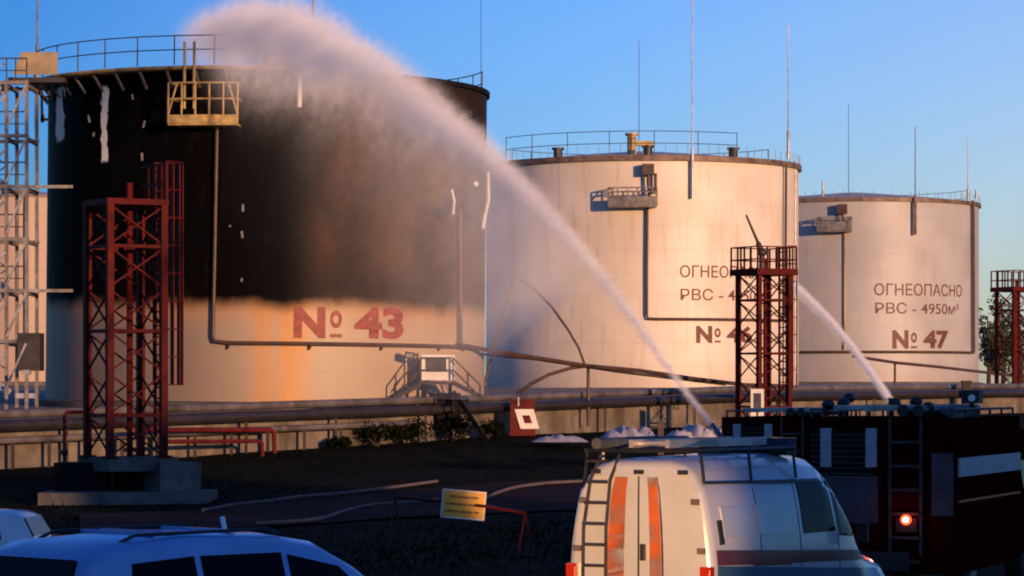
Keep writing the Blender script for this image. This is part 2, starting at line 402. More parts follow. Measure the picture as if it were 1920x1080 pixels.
M['roof'] = mat('tank_roof', (.5, .44, .38), .6, 0, .25, .5, .1)
M['burntroof'] = mat('burnt_roof', (.03, .024, .02), .7, 0, .4, .5, .2)
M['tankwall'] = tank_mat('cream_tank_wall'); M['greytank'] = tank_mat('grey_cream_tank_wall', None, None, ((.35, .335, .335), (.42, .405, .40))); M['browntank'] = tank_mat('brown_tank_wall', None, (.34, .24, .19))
T43, T46, T47, T42 = Tank(-11.8, 150, 2.84), Tank(8.72, 210, 3.56), Tank(28.45, 261.6, 4.1), Tank(-41.5, 258, 4.1)
GT = 'white oil storage tanks in the depot'
zs43 = T43.hit(500, 578)[1]
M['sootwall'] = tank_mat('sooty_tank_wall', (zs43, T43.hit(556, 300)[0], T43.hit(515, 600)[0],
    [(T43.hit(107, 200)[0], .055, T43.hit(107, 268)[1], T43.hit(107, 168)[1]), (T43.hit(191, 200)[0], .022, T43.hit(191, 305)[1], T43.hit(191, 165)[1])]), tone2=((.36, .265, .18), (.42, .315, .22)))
# --- tank 43, burnt
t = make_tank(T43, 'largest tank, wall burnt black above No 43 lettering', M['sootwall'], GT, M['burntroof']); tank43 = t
t.rotation_euler = (0, R_(.55), 0)
rim(t, M['burnt'], hh=.22)
numero(T43, '43', 549, 755, 573, 633, M['redtext'], t)
# walkway deck on the rim
a0, a1 = R_(-88), T43.hit(560, 130)[0]
m = MB(); n = 48
for i in range(n):
    p, q = a0+(a1-a0)*i/n, a0+(a1-a0)*(i+1)/n
    v = [T43.L(p, HT+.12, RT-.5), T43.L(q, HT+.12, RT-.5), T43.L(q, HT+.12, RT+.75), T43.L(p, HT+.12, RT+.75)]
    m.plate(v, .14)
m.build('walkway_deck', M['yellow'], t)
MB().tube(arc((0, 0), RT+.8, a0, a1, 48, HT+.07), .085, 6).build('deck_edge', M['yellow'], t)
m = MB()
for k in range(14):
    p = a0+(a1-a0)*(k+.5)/14
    m.beam(T43.L(p, HT+.08, RT+.7), T43.L(p, HT-.75, RT+.02), .09)
m.build_split('walkway_bracket', M['palepaint'], t)
ro = railing(t, M['darksteel'], T43, a0+.05, T43.hit(474, 120, .7)[0], RT+.68, HT+.25, 1.25, .16, rr=.028)
railing(t, M['darksteel'], T43, R_(100), R_(200), RT-.1, HT+.15, 1.15, .16, rr=.028)
m = MB()
for px in (340, 358): m.tube([T43.pt(px, 205, .9), T43.L(T43.hit(px, 205, .9)[0], HT+1.2, RT+.9)], .07, 6)
m.build('platform_hanger', M['yellow'], t)
# roof hatch / breather
a = T43.hit(503, 100)[0]
hb = MB()
c = T43.L(a, HT+.26, RT-.2)
hb.tube([c, c+V(0, 0, .7)], .32, 12); hb.tube([c+V(0, 0, .7), c+V(0, 0, .85)], .45, 12); hb.tube([c+V(.1, 0, .8), c+V(.1, 0, 1.15)], .16, 8); hb.box(c+V(.7, 0, .35), (.5, .5, .7))
hb.build('breather_valve', M['yellow'], t)
# overflow pipe at the right end of the deck
foam_pipe(t, [T43.pt(602, 136, .3), T43.pt(575, 133, .5), T43.pt(556, 137, .6), T43.pt(556, 200, .5)], .11, M['signwhite'], 'overflow_pipe')
# cage platform
def cage(t, tk, px0, px1, yf0, yf1, ytop, depth, rail, floor, nm='platform', bars=5):
    a0, zt = tk.hit(px0, yf0, depth); a1, _ = tk.hit(px1, yf0, depth); _, zb = tk.hit(px0, yf1, depth); _, zr = tk.hit(px0, ytop, depth)
    f = MB(); n = 6
    for i in range(n):
        p, q = a0+(a1-a0)*i/n, a0+(a1-a0)*(i+1)/n
        f.plate([tk.L(p, zb, RT+.02), tk.L(q, zb, RT+.02), tk.L(q, zb, RT+depth), tk.L(p, zb, RT+depth)], .08)
        f.plate([tk.L(p, zb, RT+depth), tk.L(q, zb, RT+depth), tk.L(q, zt, RT+depth), tk.L(p, zt, RT+depth)], .05)
    pl = f.build(nm, floor, t)
    r = MB()
    for k in range(bars+1):
        a = a0+(a1-a0)*k/bars; r.tube([tk.L(a, zb, RT+depth), tk.L(a, zr, RT+depth)], .045, 6)
    for z in (zr, (zr+zt)/2):
        r.tube(arc((0, 0), RT+depth, a0, a1, 8, z), .045, 6)
        for a in (a0, a1): r.tube([tk.L(a, z, RT+.03), tk.L(a, z, RT+depth)], .045, 6)
    for a, s in ((a0, 1), (a1, -1)): r.tube([tk.L(a, zt, RT+depth), tk.L(a+s*(a1-a0)*.13, zr, RT+depth)], .045, 6)
    r.build('platform_railing', rail, pl)
    return pl
cage(t, T43, 310, 440, 217, 233, 157, 1.2, M['yellow'], M['yellow'])
foam_pipe(t, [T43.pt(402, 232, .2), T43.pt(400, 450, .2), T43.pt(398, 632, .2), T43.pt(401, 640, .22)]+wall_run(T43, 405, 862, 643, .22)[1:])
foam_pipe(t, [T43.pt(863, 643, .24), T43.pt(861, 500, .22), T43.pt(859, 372, .22)])
m = MB()
for px in (430, 583, 718, 826):
    m.beam(T43.pt(px, 643, .22), T43.pt(px-6, 654, .02), .1)
m.build_split('pipe_bracket', M['pipe'], t)
# scorched foam chamber hanging loose at the right
m = MB().plate([T43.pt(846, 372, .5), T43.pt(872, 340, .9), T43.pt(903, 345, .7), T43.pt(906, 392, .5), T43.pt(893, 414, .6), T43.pt(866, 382, .8)], .1)
m.plate([T43.pt(805, 390, .1), T43.pt(842, 380, .6), T43.pt(842, 402, .7), T43.pt(815, 404, .2)], .08)
m.build('bent_platform', M['burnt'], t)
foam_pipe(t, [T43.pt(911, 318, .4), T43.pt(912, 372, .45), T43.pt(906, 398, .45), T43.pt(902, 425, .4)], .09, M['signwhite'], 'bent_pipe')
foam_pipe(t, [T43.pt(843, 352, .5), T43.pt(848, 372, .6), T43.pt(846, 398, .4)], .07, M['signwhite'], 'bent_pipe')
m = MB().ball(T43.pt(888, 341, .9), .14, 2); m.build('valve_cap', M['whitelens'], t)
# small shiny leftovers on the burnt wall
m = MB()
for px, py in ((262, 296), (243, 184), (428, 424), (451, 440), (265, 235), (451, 525), (452, 390), (162, 226), (171, 255)):
    p = T43.pt(px, py, .06); m.box(p, (.09, .09, random.uniform(.08, .35)), Matrix.Rotation(random.uniform(-.4, .4), 3, 'Y'))
m.build_split('wall_cleat', M['palepaint'], t)
for a, z1, rr_ in ((-84, 27, .05), (172, 28.5, .06)):
    p = T43.L(R_(a), HT-2 if a < 0 else HT, RT+(.55 if a < 0 else -.2))
    MB().tube([p, p+V(0, 0, 4), p+V(0, 0, 4.1), V(p.x, p.y, z1-2.8)], [.09, .09, rr_, .035], 8).build('lightning_rod', M['palepaint'], t)
# --- tank 46
t = make_tank(T46, 'cream tank right of the burnt one, partly behind spray and a red tower', M['tankwall'], GT, M['roof']); tank46 = t
rim(t, M['rim'], hh=.34, ww=.22, zz=HT-.3)
railing(t, M['darksteel'], T46, R_(-62), R_(34), RT-.15, HT+.05, 1.55, .24, rr=.026)
railing(t, M['darksteel'], T46, R_(120), R_(238), RT-.2, HT+.1, 1.5, .2, rr=.026)
m = MB()
for i in range(46):
    a = R_(-88+i*176/45); m.tube([T46.L(a, HT, RT+.1), T46.L(a, HT+.7, RT+.1)], .02, 5)
m.build_split('railing_post', M['steel'], t)
lettering(T46, 'ОГНЕОПАСНО', 1275, 1443, 497, 520, M['browntext'], t)
lettering(T46, 'РВС - 4950м³', 1276, 1440, 541, 563, M['browntext'], t)
numero(T46, '46', 1305, 1410, 611, 643, M['browntext'], t)
cage(t, T46, 1140, 1232, 368, 386, 352, 1.2, M['palepaint'], M['palepaint'])
ph, z = T46.hit(1215, 318, .4)
MB().box(T46.L(ph, z, RT+.5), (.75, .6, .7), Matrix.Rotation(ph, 3, 'Z')).tube([T46.L(ph, z-.3, RT+.5), T46.pt(1217, 368, .5)], .12, 8).tube([T46.pt(1229, 325, .4), T46.pt(1229, 360, .4)], .1, 8).build('foam_chamber', M['pipe'], t)
foam_pipe(t, [T46.pt(1214, 386, .25), T46.pt(1213, 500, .25), T46.pt(1213, 590, .25), T46.pt(1215, 597, .25)]+wall_run(T46, 1220, 1468, 598, .25)[1:]+[T46.pt(1472, 590, .25), T46.pt(1474, 310, .25)])
rod(t, T46, 1298, 372, -40, .3); rod(t, T46, 1478, 298, 42, -.2, base_frac=.2)
rod(t, T46, 1491, 700, 300, .05, .08, .08)
for px, py in ((1038, 283), (1384, 280), (1215, 268)):
    a, z = T46.hit(px, py); c = T46.L(a, HT+.3, RT-.5)
    MB().tube([c-V(0, 0, .4), c+V(0, 0, .25), c+V(0, 0, .26), c+V(0, 0, .4)], [.3, .3, .42, .42], 10).build('roof_hatch', M['darksteel'], t)
c = T46.L(T46.hit(1178, 270)[0], HT+.3, RT-2.5)
MB().tube([c-V(0, 0, .4), c+V(0, 0, 1.2)], .3, 10).tube([c+V(0, 0, 1.2), c+V(0, 0, 1.35)], .45, 10).box(c+V(.8, 0, .7), (1.2, .5, .3)).build('breather_valve', M['yellow'], t)
# --- tank 47
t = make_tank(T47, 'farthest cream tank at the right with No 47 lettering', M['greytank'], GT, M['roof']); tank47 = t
rim(t, M['rim'], hh=.3, ww=.2, zz=HT-.28)
railing(t, M['steel'], T47, R_(100), R_(260), RT-.2, HT+.1, 1.3, .16, rr=.025)
m = MB()
for i in range(36):
    a = R_(-70+i*150/35); m.tube([T47.L(a, HT, RT+.1), T47.L(a, HT+.6, RT+.1)], .02, 5)
m.build_split('railing_post', M['steel'], t)
lettering(T47, 'ОГНЕОПАСНО', 1639, 1803, 531, 554, M['browntext'], t)
lettering(T47, 'РВС - 4950м³', 1641, 1797, 567, 588, M['browntext'], t)
numero(T47, '47', 1673, 1778, 619, 654, M['browntext'], t)
cage(t, T47, 1532, 1597, 416, 433, 408, 1.2, M['palepaint'], M['palepaint'], bars=3)
ph, z = T47.hit(1579, 392, .4)
MB().box(T47.L(ph, z, RT+.5), (.8, .6, .75), Matrix.Rotation(ph, 3, 'Z')).tube([T47.L(ph, z-.3, RT+.5), T47.pt(1582, 418, .5)], .13, 8).build('foam_chamber', M['pipe'], t)
foam_pipe(t, [T47.pt(1584, 433, .2), T47.pt(1584, 560, .2), T47.pt(1584, 655, .2)], .07, M['yellow'])
foam_pipe(t, wall_run(T47, 1500, 1826, 660, .25), .1)
foam_pipe(t, [T47.pt(1826, 660, .25), T47.pt(1825, 400, .25), T47.pt(1824, 376, .25)], .13)
rod(t, T47, 1716, 440, 238, .4, base_r=.13, base_frac=.36, mt=M['rim']); rod(t, T47, 1815, 378, 258, 0, base_frac=.2)
rod(t, T47, 1543, 368, 340, 0, .1, .12); rod(t, T47, 1830, 372, 355, 0, .1, .12)
# --- tank behind on the left
t = make_tank(T42, 'pale brown tank behind the scaffold stairs at the left edge', M['browntank'], GT, M['roof'])
rim(t, M['rim'])
foam_pipe(t, [T42.pt(50, 640, .4), T42.pt(50, 380, .4), T42.pt(52, 362, .4)], .12)
# lightning masts standing beyond
for i, (px, ytop, Y) in enumerate(((465, -60, 300), (902, -60, 300), (1198, 75, 300), (1591, 195, 330))):
    p = P(px, HOR, Y); zt = P(px, ytop, Y).z
    lab = ['thin lightning mast rising behind the burnt tank roof', 'thin mast in the sky between the burnt tank and the cream tank', 'thin mast rising behind the roof of the middle cream tank', 'short distant mast in the sky above the farthest tank'][i]
    o = thing('lightning_mast', lab, 'mast', (p.x, Y, 4), 0, 'lightning masts behind the tanks')
    MB().tube([V(0, 0, -1.6), V(0, 0, 12)], .16, 8).build('mast_base', M['steel'], o)
    MB().tube([V(0, 0, 12), V(0, 0, zt-4)], [.06, .025], 6).build('mast_tip', M['darksteel'], o)

# ---------------------------------------------------------------- scaffold stair tower at far left
t = thing('stair_tower', 'pale steel scaffold stair tower beside the burnt tank at the left edge', 'stairs', (0, 0, 0))
Y0, Y1 = 141.0, 144.0
xa, xb, xc = P(50, 0, Y0).x, P(12, 0, Y0).x, P(-120, 0, Y0).x
zt = P(0, 150, Y0).z
m = MB()
for x in (xa, xb, xc):
    for y in (Y0, Y1): m.beam(V(x, y, 2.3), V(x, y, zt), .15)
m.build('post', M['palepaint'], t)
m = MB()
for py in (155, 255, 350, 448, 545, 640):
    z = P(0, py, Y0).z
    for y in (Y0-.05, Y1+.05): m.beam(V(xc, y, z), V(xa+.1, y, z), .16, .16)
    for x in (xa, xb): m.beam(V(x, Y0, z-.12), V(x, Y1, z-.12), .16)
m.build_split('cross_beam', M['palepaint'], t)
m = MB()
for k, py in enumerate((155, 255, 350, 448, 545, 640)):
    z = P(0, py, Y0).z; zn = z-2.3; o = xb if k % 2 == 0 else xc; e = xc if k % 2 == 0 else xb
    for y in (Y0+.3, Y0+1.2): m.beam(V(o, y, z), V(e, y, zn), .16, .22)
    m.beam(V(xb, Y0-.16, zn+1.7), V(xb-1.3, Y0-.16, z-1.9), .1); m.beam(V(xa, Y0-.16, z-.1), V(xb, Y0-.16, zn+.2), .09)
    for s in range(9):
        f = (s+.5)/9; m.box(V(o+(e-o)*f, Y0+.75, z+(zn-z)*f), (.28, .9, .04))
    m.beam(V(o, Y0+.3, z+1), V(e, Y0+.3, zn+1), .06)
m.build('stair_flight', M['steel'], t)
m = MB()
for py in (155, 255, 350, 448, 545):
    z = P(0, py, Y0).z
    for x in (xa, xa-.5, xb, xb-.5): m.beam(V(x, Y0+.02, z), V(x, Y0+.02, z+1.1), .05)
    m.beam(V(xc, Y0+.02, z+1.1), V(xa, Y0+.02, z+1.1), .06); m.beam(V(xc, Y0+.02, z+.55), V(xa, Y0+.02, z+.55), .045)
m.build('guard_rail', M['darksteel'], t)
m = MB()
for py in (350, 545): m.beam(P(50, py, Y0), P(135, py, Y0+2), .14)
m.build_split('tie_bar', M['steel'], t)
zb = P(80, 152, 143).z
MB().box((P(72, 0, 143).x, 143, zb), (2.6, 1.2, .22)).build('bridge_deck', M['darksteel'], t)
MB().plate([P(24, 140, 143.6), P(108, 140, 143.6), P(108, 98, 143.6), P(40, 98, 143.6)], .05).build('bridge_screen', M['tan'], t)
m = MB()
for px, a_, b_ in ((78, 165, 230), (92, 170, 185), (80, 215, 228)): m.beam(P(px, a_, 144), P(px+1, b_, 144), .12)
for py in (182, 224): m.beam(P(76, py, 144), P(96, py, 144), .12)
m.build('ladder', M['darksteel'], t)
MB().box(P(58, 660, 141.5), (1.0, 1.4, 1.7)).build('switch_cabinet', M['darksteel'], t)
m = MB()
for px, py in ((38, 742), (62, 742), (50, 698)): m.box(P(px, py, 139), (.35, .35, .22))
m.build_split('valve_body', M['steel'], t)

# ---------------------------------------------------------------- red lattice towers
def make_tower(loc, rz, label, monitor, near=False):
    t = thing('lattice_tower', label, 'tower', loc, rz, 'red lattice towers for water monitors')
    h, a = 7.65, .875
    cs = [(-a, -a), (a, -a), (a, a), (-a, a)]
    for x, y in cs:
        MB().beam((x-.0, y, 0), (x, y, h), .21, .21).box((x, y, .03), (.42, .42, .06)).build('leg', M['redsteel'], t)
    n = 6; ph = h/n
    for i in range(4):
        (x0, y0), (x1, y1) = cs[i], cs[(i+1) % 4]; m = MB()
        for k in range(n):
            z0, z1 = k*ph+.05, (k+1)*ph-.05
            m.beam((x0, y0, z0), (x1, y1, z1), .05)
            if i in (0, 3) or k % 2: m.beam((x1*.98, y1*.98, z0), (x0*.98, y0*.98, z1), .05)
            if k % 2 == 0: m.beam((x0, y0, z1+.05), (x1, y1, z1+.05), .1)
        m.build('bracing', M['redsteel'], t)
    pw = 2.0 if near else 2.35
    MB().box((0, 0, h+.06), (pw, pw, .18 if near else .3)).build('platform', M['redsteel'], t)
    m = MB(); b = .95 if near else 1.12
    cc = [(-b, -b), (b, -b), (b, b), (-b, b)]
    for i in ((1,) if near else range(4)):
        (x0, y0), (x1, y1) = cc[i], cc[(i+1) % 4]
        for z in (.65, 1.25): m.beam((x0, y0, h+z), (x1, y1, h+z), .06)
        for k in range(4): m.beam((x0+(x1-x0)*k/4, y0+(y1-y0)*k/4, h+.1), (x0+(x1-x0)*k/4, y0+(y1-y0)*k/4, h+1.25), .07)
    m.build('railing', M['redsteel'], t)
    m = MB(); lx = 1.12
    for y in (-.3, .3): m.beam((lx, y, .6), (lx, y, h+1.3), .08)
    k = .8
    while k < h+1.2: m.beam((lx, -.3, k), (lx, .3, k), .05); k += .33
    m.build('ladder', M['redsteel'], t)
    m = MB()
    for k in range(9):
        z = 2.2+k*.85
        pts = [V(lx+.0+.75*math.sin(PI*j/8), .42*math.cos(PI*j/8)*-1, z) for j in range(9)]
        for p, q in zip(pts, pts[1:]): m.beam(p, q, .08 if near else .05, .03)
    for j in range(9) if near else (1, 3, 5, 7): m.beam((lx+.75*math.sin(PI*j/8), -.42*math.cos(PI*j/8), 2.2), (lx+.75*math.sin(PI*j/8), -.42*math.cos(PI*j/8), h+1.3), .1 if near else .06, .04)
    m.build('ladder_cage', M['redsteel'], t)
    MB().tube([V(.25, .25, -.3), V(.25, .25, h+.7)], .1, 8).build('riser_pipe', M['redsteel'], t)
    if monitor:
        m = MB().tube([V(-.3, -.3, h+.15), V(-.3, -.3, h+.95)], .13, 8); m.ball(V(-.3, -.3, h+1.0), .22, 2)
        d = (Matrix.Rotation(-rz, 3, 'Z') @ V(-.40, -.25, .88)).normalized()
        s = V(-.3, -.3, h+1.0); m.tube([s, s+d*.5, s+d*.55, s+d*2.0], [.14, .13, .075, .05], 8)
        m.build('monitor_nozzle', M['darksteel'], t)
    return t
lt = make_tower((P(235, 0, 95).x, 95, 1.42), R_(30), 'near red lattice tower on a concrete base in front of the burnt tank', False, True)
MB().box((.2, .2, -.2), (2.3, 2.3, .42)).box((1.25, -.55, -.62), (1.35, 1.5, .95)).build('plinth', M['concrete'], lt)
lp = thing('concrete_slab', 'broad low concrete block under the near red tower', 'concrete block', (P(245, 0, 95).x, 95, 0))
MB().box((.0, -.3, .15), (5.0, 3.6, .5)).build('slab', M['concrete'], lp)
MB().box((-1.5, .6, .83), (1.6, 1.8, .85)).box((.1, .9, .83), (1.3, 1.3, .85)).build('support_block', M['burnt'], lp)
rt = make_tower((P(1432, 0, 150).x, 150, 1.42), R_(30), 'red lattice tower with a water monitor in front of the middle tank', True)
MB().box((0, 0, -.25), (2.2, 2.2, .5)).build('plinth', M['concrete'], rt)
ft = make_tower((P(1905, 0, 202).x, 202, 2.3), R_(30), 'dark red lattice tower at the far right edge beyond the fire engine', False)
MB().box((0, 0, -.25), (2.2, 2.2, .5)).build('plinth', M['concrete'], ft)
t = thing('notice_board', 'white notice plate on the foot of the tower with the monitor', 'sign', tuple(P(1420, 755, 148.2)))
MB().box((0, 0, 0), (.62, .05, 1.3)).build('board', M['signwhite'], t)
MB().box((0, -.04, 0), (.36, .02, .9)).build('faded_print', M['greypanel'], t)
# ---------------------------------------------------------------- pipes along the dike
def along(px0, px1, dz, front, n=24, wob=0):
    pts = []
    for i in range(n+1):
        px = px0+(px1-px0)*i/n; Y = wall_Y(px); b = wall_pt(Y); pts.append(V(b.x+.9*front, b.y-front*.4-front*.6, wall_top(Y)+dz+random.uniform(-wob, wob)))
    return pts
def pipeline(name, label, px0, px1, dz, front, r, mt, group='pipelines along the dike wall', supports=True):
    t = thing(name, label, 'pipe', (0, 0, 0), 0, group)
    pts = along(px0, px1, dz, front); MB().tube(pts, r, 12).build('pipe_run', mt, t)
    m = MB()
    for i, p in enumerate(pts):
        if i % 2 == 0:
            zg = ground_z(p.x, p.y)
            m.beam(V(p.x, p.y, zg if dz < .3 else p.z-r-.25), V(p.x, p.y, p.z-r*.5), .12) if supports else m.tube([p-V(r*.3, 0, 0), p+V(r*.3, 0, 0)], r*1.3, 12)
    m.build_split('pipe_support', M['darkpipe'], t)
    return t
pipeline('pipeline', 'upper grey pipeline running on top of the dike wall', -60, 1960, .36, .0, .17, M['greypipe'])
pipeline('pipeline', 'thick dark pipeline running just under the wall top', -60, 1960, -.06, .45, .22, M['darkpipe'])
pipeline('pipeline', 'lower pinkish grey pipeline left of the stairs', -60, 760, -.62, .42, .13, M['greypipe'])
t = thing('red_pipe', 'longer red water pipe bending down to the ground before the wall', 'pipe', group='red water pipes by the near tower')
MB().tube([P(255, 806, 121), P(320, 806, 124.3), P(430, 806, 127.4), P(507, 806, 129.6), P(514, 810, 129.7), P(515, 850, 129.7), P(515, 866, 129.7)], .1, 8).build('pipe_run', M['redpipe'], t)
t = thing('red_pipe', 'shorter lower red water pipe nested under the longer one', 'pipe', group='red water pipes by the near tower')
MB().tube([P(300, 828, 121), P(400, 828, 125), P(484, 827, 127.6), P(491, 831, 127.8), P(492, 850, 127.8), P(492, 868, 127.8)], .085, 8).build('pipe_run', M['redpipe'], t)
t = thing('standpipe', 'thin red standpipe left of the near red tower', 'pipe', tuple(P(121, 915, 97)))
MB().tube([V(0, 0, -.5), V(0, 0, 2.25), V(.08, 0, 2.35), V(.9, 0, 2.35)], .06, 8).build('pipe_run', M['redpipe'], t)
MB().ball((0, 0, 1.1), .12, 2).build('valve', M['redpipe'], t)
t = thing('overhead_pipe', 'dark double pipe sloping down from the burnt tank to the tower', 'pipe')
pp = lambda l, Y0, Y1: [P(px, py, Y0+(Y1-Y0)*i/(len(l)-1)) for i, (px, py) in enumerate(l)]
MB().tube(pp([(860, 646), (900, 654), (1000, 670), (1100, 686), (1200, 695), (1300, 710), (1400, 722), (1480, 724)], 144.6, 158), .1, 8).build('pipe_run', M['pipe'], t)
MB().tube(pp([(868, 648), (869, 660), (885, 662), (1000, 673), (1100, 688), (1160, 697), (1250, 708), (1360, 721)], 144.4, 157), .065, 8).build('pipe_run', M['pipe'], t)
MB().tube([P(1103, 686, 150.6), P(1103, 800, 150.6)], .08, 8).build('support_post', M['pipe'], t)
t = thing('overhead_pipe', 'thin sloping pipe in front of the farthest tank', 'pipe')
MB().tube(pp([(1600, 668), (1680, 680), (1760, 688), (1880, 702), (1960, 708)], 225, 245), .11, 8).build('pipe_run', M['pipe'], t)
MB().tube([P(1678, 680, 231), P(1678, 745, 231)], .09, 8).build('support_post', M['pipe'], t)
t = thing('bent_pipe', 'tall bent metal pipe arching before the spray, pointed at the top', 'pipe')
MB().tube(pp([(903, 738), (930, 640), (950, 570), (965, 517)], 150, 150), .06, 8).build('straight_leg', M['pipe'], t)
MB().tube(pp([(965, 517), (1000, 540), (1035, 576), (1065, 618), (1085, 652), (1097, 685)], 150, 150.4), .06, 8).build('curved_leg', M['pipe'], t)
t = thing('bent_hose', 'dark hose curving down from the overhead pipe post to the pipeline', 'hose')
MB().tube(pp([(1102, 686), (1070, 690), (1030, 702), (995, 720), (968, 740)], 150.4, 149), .085, 8).build('hose_run', M['pipe'], t)

# ---------------------------------------------------------------- crossover stairs, cabinet, floodlight
Yc = 141.6
t = thing('crossover_stairs', 'steel crossover stairs with railings over the pipes by the wall', 'stairs')
o = P(820, 718, Yc)
MB().box(o, (1.7, 1.5, .12)).build('landing', M['darksteel'], t)
def flight(top, bot, wy, mt, nm='stair_flight'):
    m = MB(); top, bot = Vector(top), Vector(bot); n = 7
    side = V(0, 1, 0) if abs((bot-top).x) > .3 else V(1, 0, 0)
    for s in (-1, 1): m.beam(top+side*s*wy, bot+side*s*wy, .08, .2)
    for i in range(n):
        m.box(top+(bot-top)*((i+.5)/n), (.3, wy*2, .04))
    return m.build(nm, mt, t)
flight(P(793, 718, Yc), P(738, 748, Yc), .55, M['darksteel']); flight(P(850, 718, Yc), P(905, 746, Yc), .55, M['darksteel'])
flight(P(850, 735, Yc-1.5), P(912, 825, Yc-3), .5, M['burnt'])
m = MB()
for y in (Yc-.65, Yc+.65):
    for a, b in (((790, 716), (790, 670)), ((850, 716), (850, 670)), ((790, 671), (850, 671)), ((790, 694), (850, 694)), ((790, 672), (740, 722)), ((740, 745), (740, 722)), ((765, 731), (765, 697)), ((850, 672), (900, 722)), ((900, 745), (900, 722)), ((877, 731), (877, 698)), ((790, 694), (752, 732)), ((850, 694), (890, 734))):
        m.beam(P(*a, Yc)+V(0, y-Yc, 0), P(*b, Yc)+V(0, y-Yc, 0), .06)
m.build('railing', M['darksteel'], t)
m = MB()
for px in (796, 844):
    for y in (-.6, .6): m.beam(P(px, 718, Yc)+V(0, y, 0), V(P(px, 0, Yc).x, Yc+y, 1.0), .14)
m.box(P(835, 770, Yc-.2), (1.4, .5, 1.6))
m.build('support_frame', M['burnt'], t)
t = thing('control_cabinet', 'white cabinet with a grey panel standing on the crossover landing', 'cabinet', tuple(P(822, 714, Yc-.2)))
MB().box((0, 0, .6), (1.5, .4, 1.15)).build('body', M['signwhite'], t)
MB().box((-.1, -.22, .72), (.92, .05, .62)).build('panel', M['greypanel'], t)
t = thing('floodlight', 'small black floodlight on a thin pole left of the white cabinet', 'floodlight', tuple(P(783, 722, Yc-.4)))
MB().tube([V(0, 0, 0), V(0, 0, 1.45)], .045, 8).tube([V(0, 0, 1.35), V(-.3, 0, 1.35)], .04, 8).build('pole', M['darksteel'], t)
MB().box((-.35, 0, 1.33), (.45, .3, .32), Matrix.Rotation(.15, 3, 'Y')).build('lamp_head', M['black'], t)
MB().box((-.35, -.16, 1.33), (.3, .03, .18)).build('lens', M['palepaint'], t)
# fire cabinet
t = thing('fire_cabinet', 'dark red fire cabinet with a tilted white framed sign', 'fire cabinet', tuple(P(980, 816, 144.3)))
MB().box((0, 0, .85), (1.15, .7, 1.6)).box((0, 0, .02), (1.25, .8, .08)).build('body', M['redpipe'], t)
def skew(x0, x1, z0, z1, y, th): return MB().plate([V(x0+z0*-.3+.24, y, z0), V(x1+z0*-.3+.24, y, z0), V(x1+z1*-.3+.24, y, z1), V(x0+z1*-.3+.24, y, z1)], th)
skew(-.25, .62, .3, 1.2, -.38, .03).build('sign_plate', M['signwhite'], t)
skew(.02, .36, .56, .92, -.41, .02).build('sign_symbol', M['redpipe'], t)
MB().tube([V(-.2, -.36, 1.35), V(-.2, -.36, 1.75)], .04, 6).build('handle', M['signwhite'], t)
# pale mounds, marker post
def mound(px, py, Y, wx, hz, label):
    p = P(px, py, Y); m = MB(); n = 22
    top = [[None]*9 for _ in range(n+1)]
    for i in range(n+1):
        for j in range(9):
            u, v = i/n*2-1, j/8*2-1
            h = max(0, (1-abs(u)**3))*max(0, 1-v*v)*hz*(.85+.15*math.sin(i*.9+j*1.3)+random.uniform(-.16, .16)); top[i][j] = m.bm.verts.new((u*wx/2, v*1.6, h))
    for i in range(n):
        for j in range(8): m.bm.faces.new((top[i][j], top[i+1][j], top[i+1][j+1], top[i][j+1]))
    o = m.build('foam_heap', M['foamheap'], None, 60); o.location = p
    return tag(o, label, 'foam heap', 'pale heaps behind the van')
mound(1180, 838, 112, 2.5, .75, 'long pale heap behind the rear of the van')
mound(1310, 838, 116, 3.0, .85, 'pale heap behind the van near the water nozzle')
mound(1050, 828, 135, 2.4, .3, 'low pale streak of foam left of the van roof')
t = thing('marker_post', 'short dark post between the pale heaps behind the van', 'post', tuple(P(1239, 850, 105)))
MB().box((0, 0, .5), (.2, .2, 1.1)).box((0, 0, 1.06), (.26, .26, .06)).build('post', M['pipe'], t)
t = thing('concrete_post', 'dark post against the sunlit wall right of the second jet', 'post', tuple(P(1812, 760, 183.5)))
MB().box((0, 0, .55), (.5, .5, 1.6)).box((0, 0, 1.4), (.6, .6, .1)).build('post', M['bark'], t)

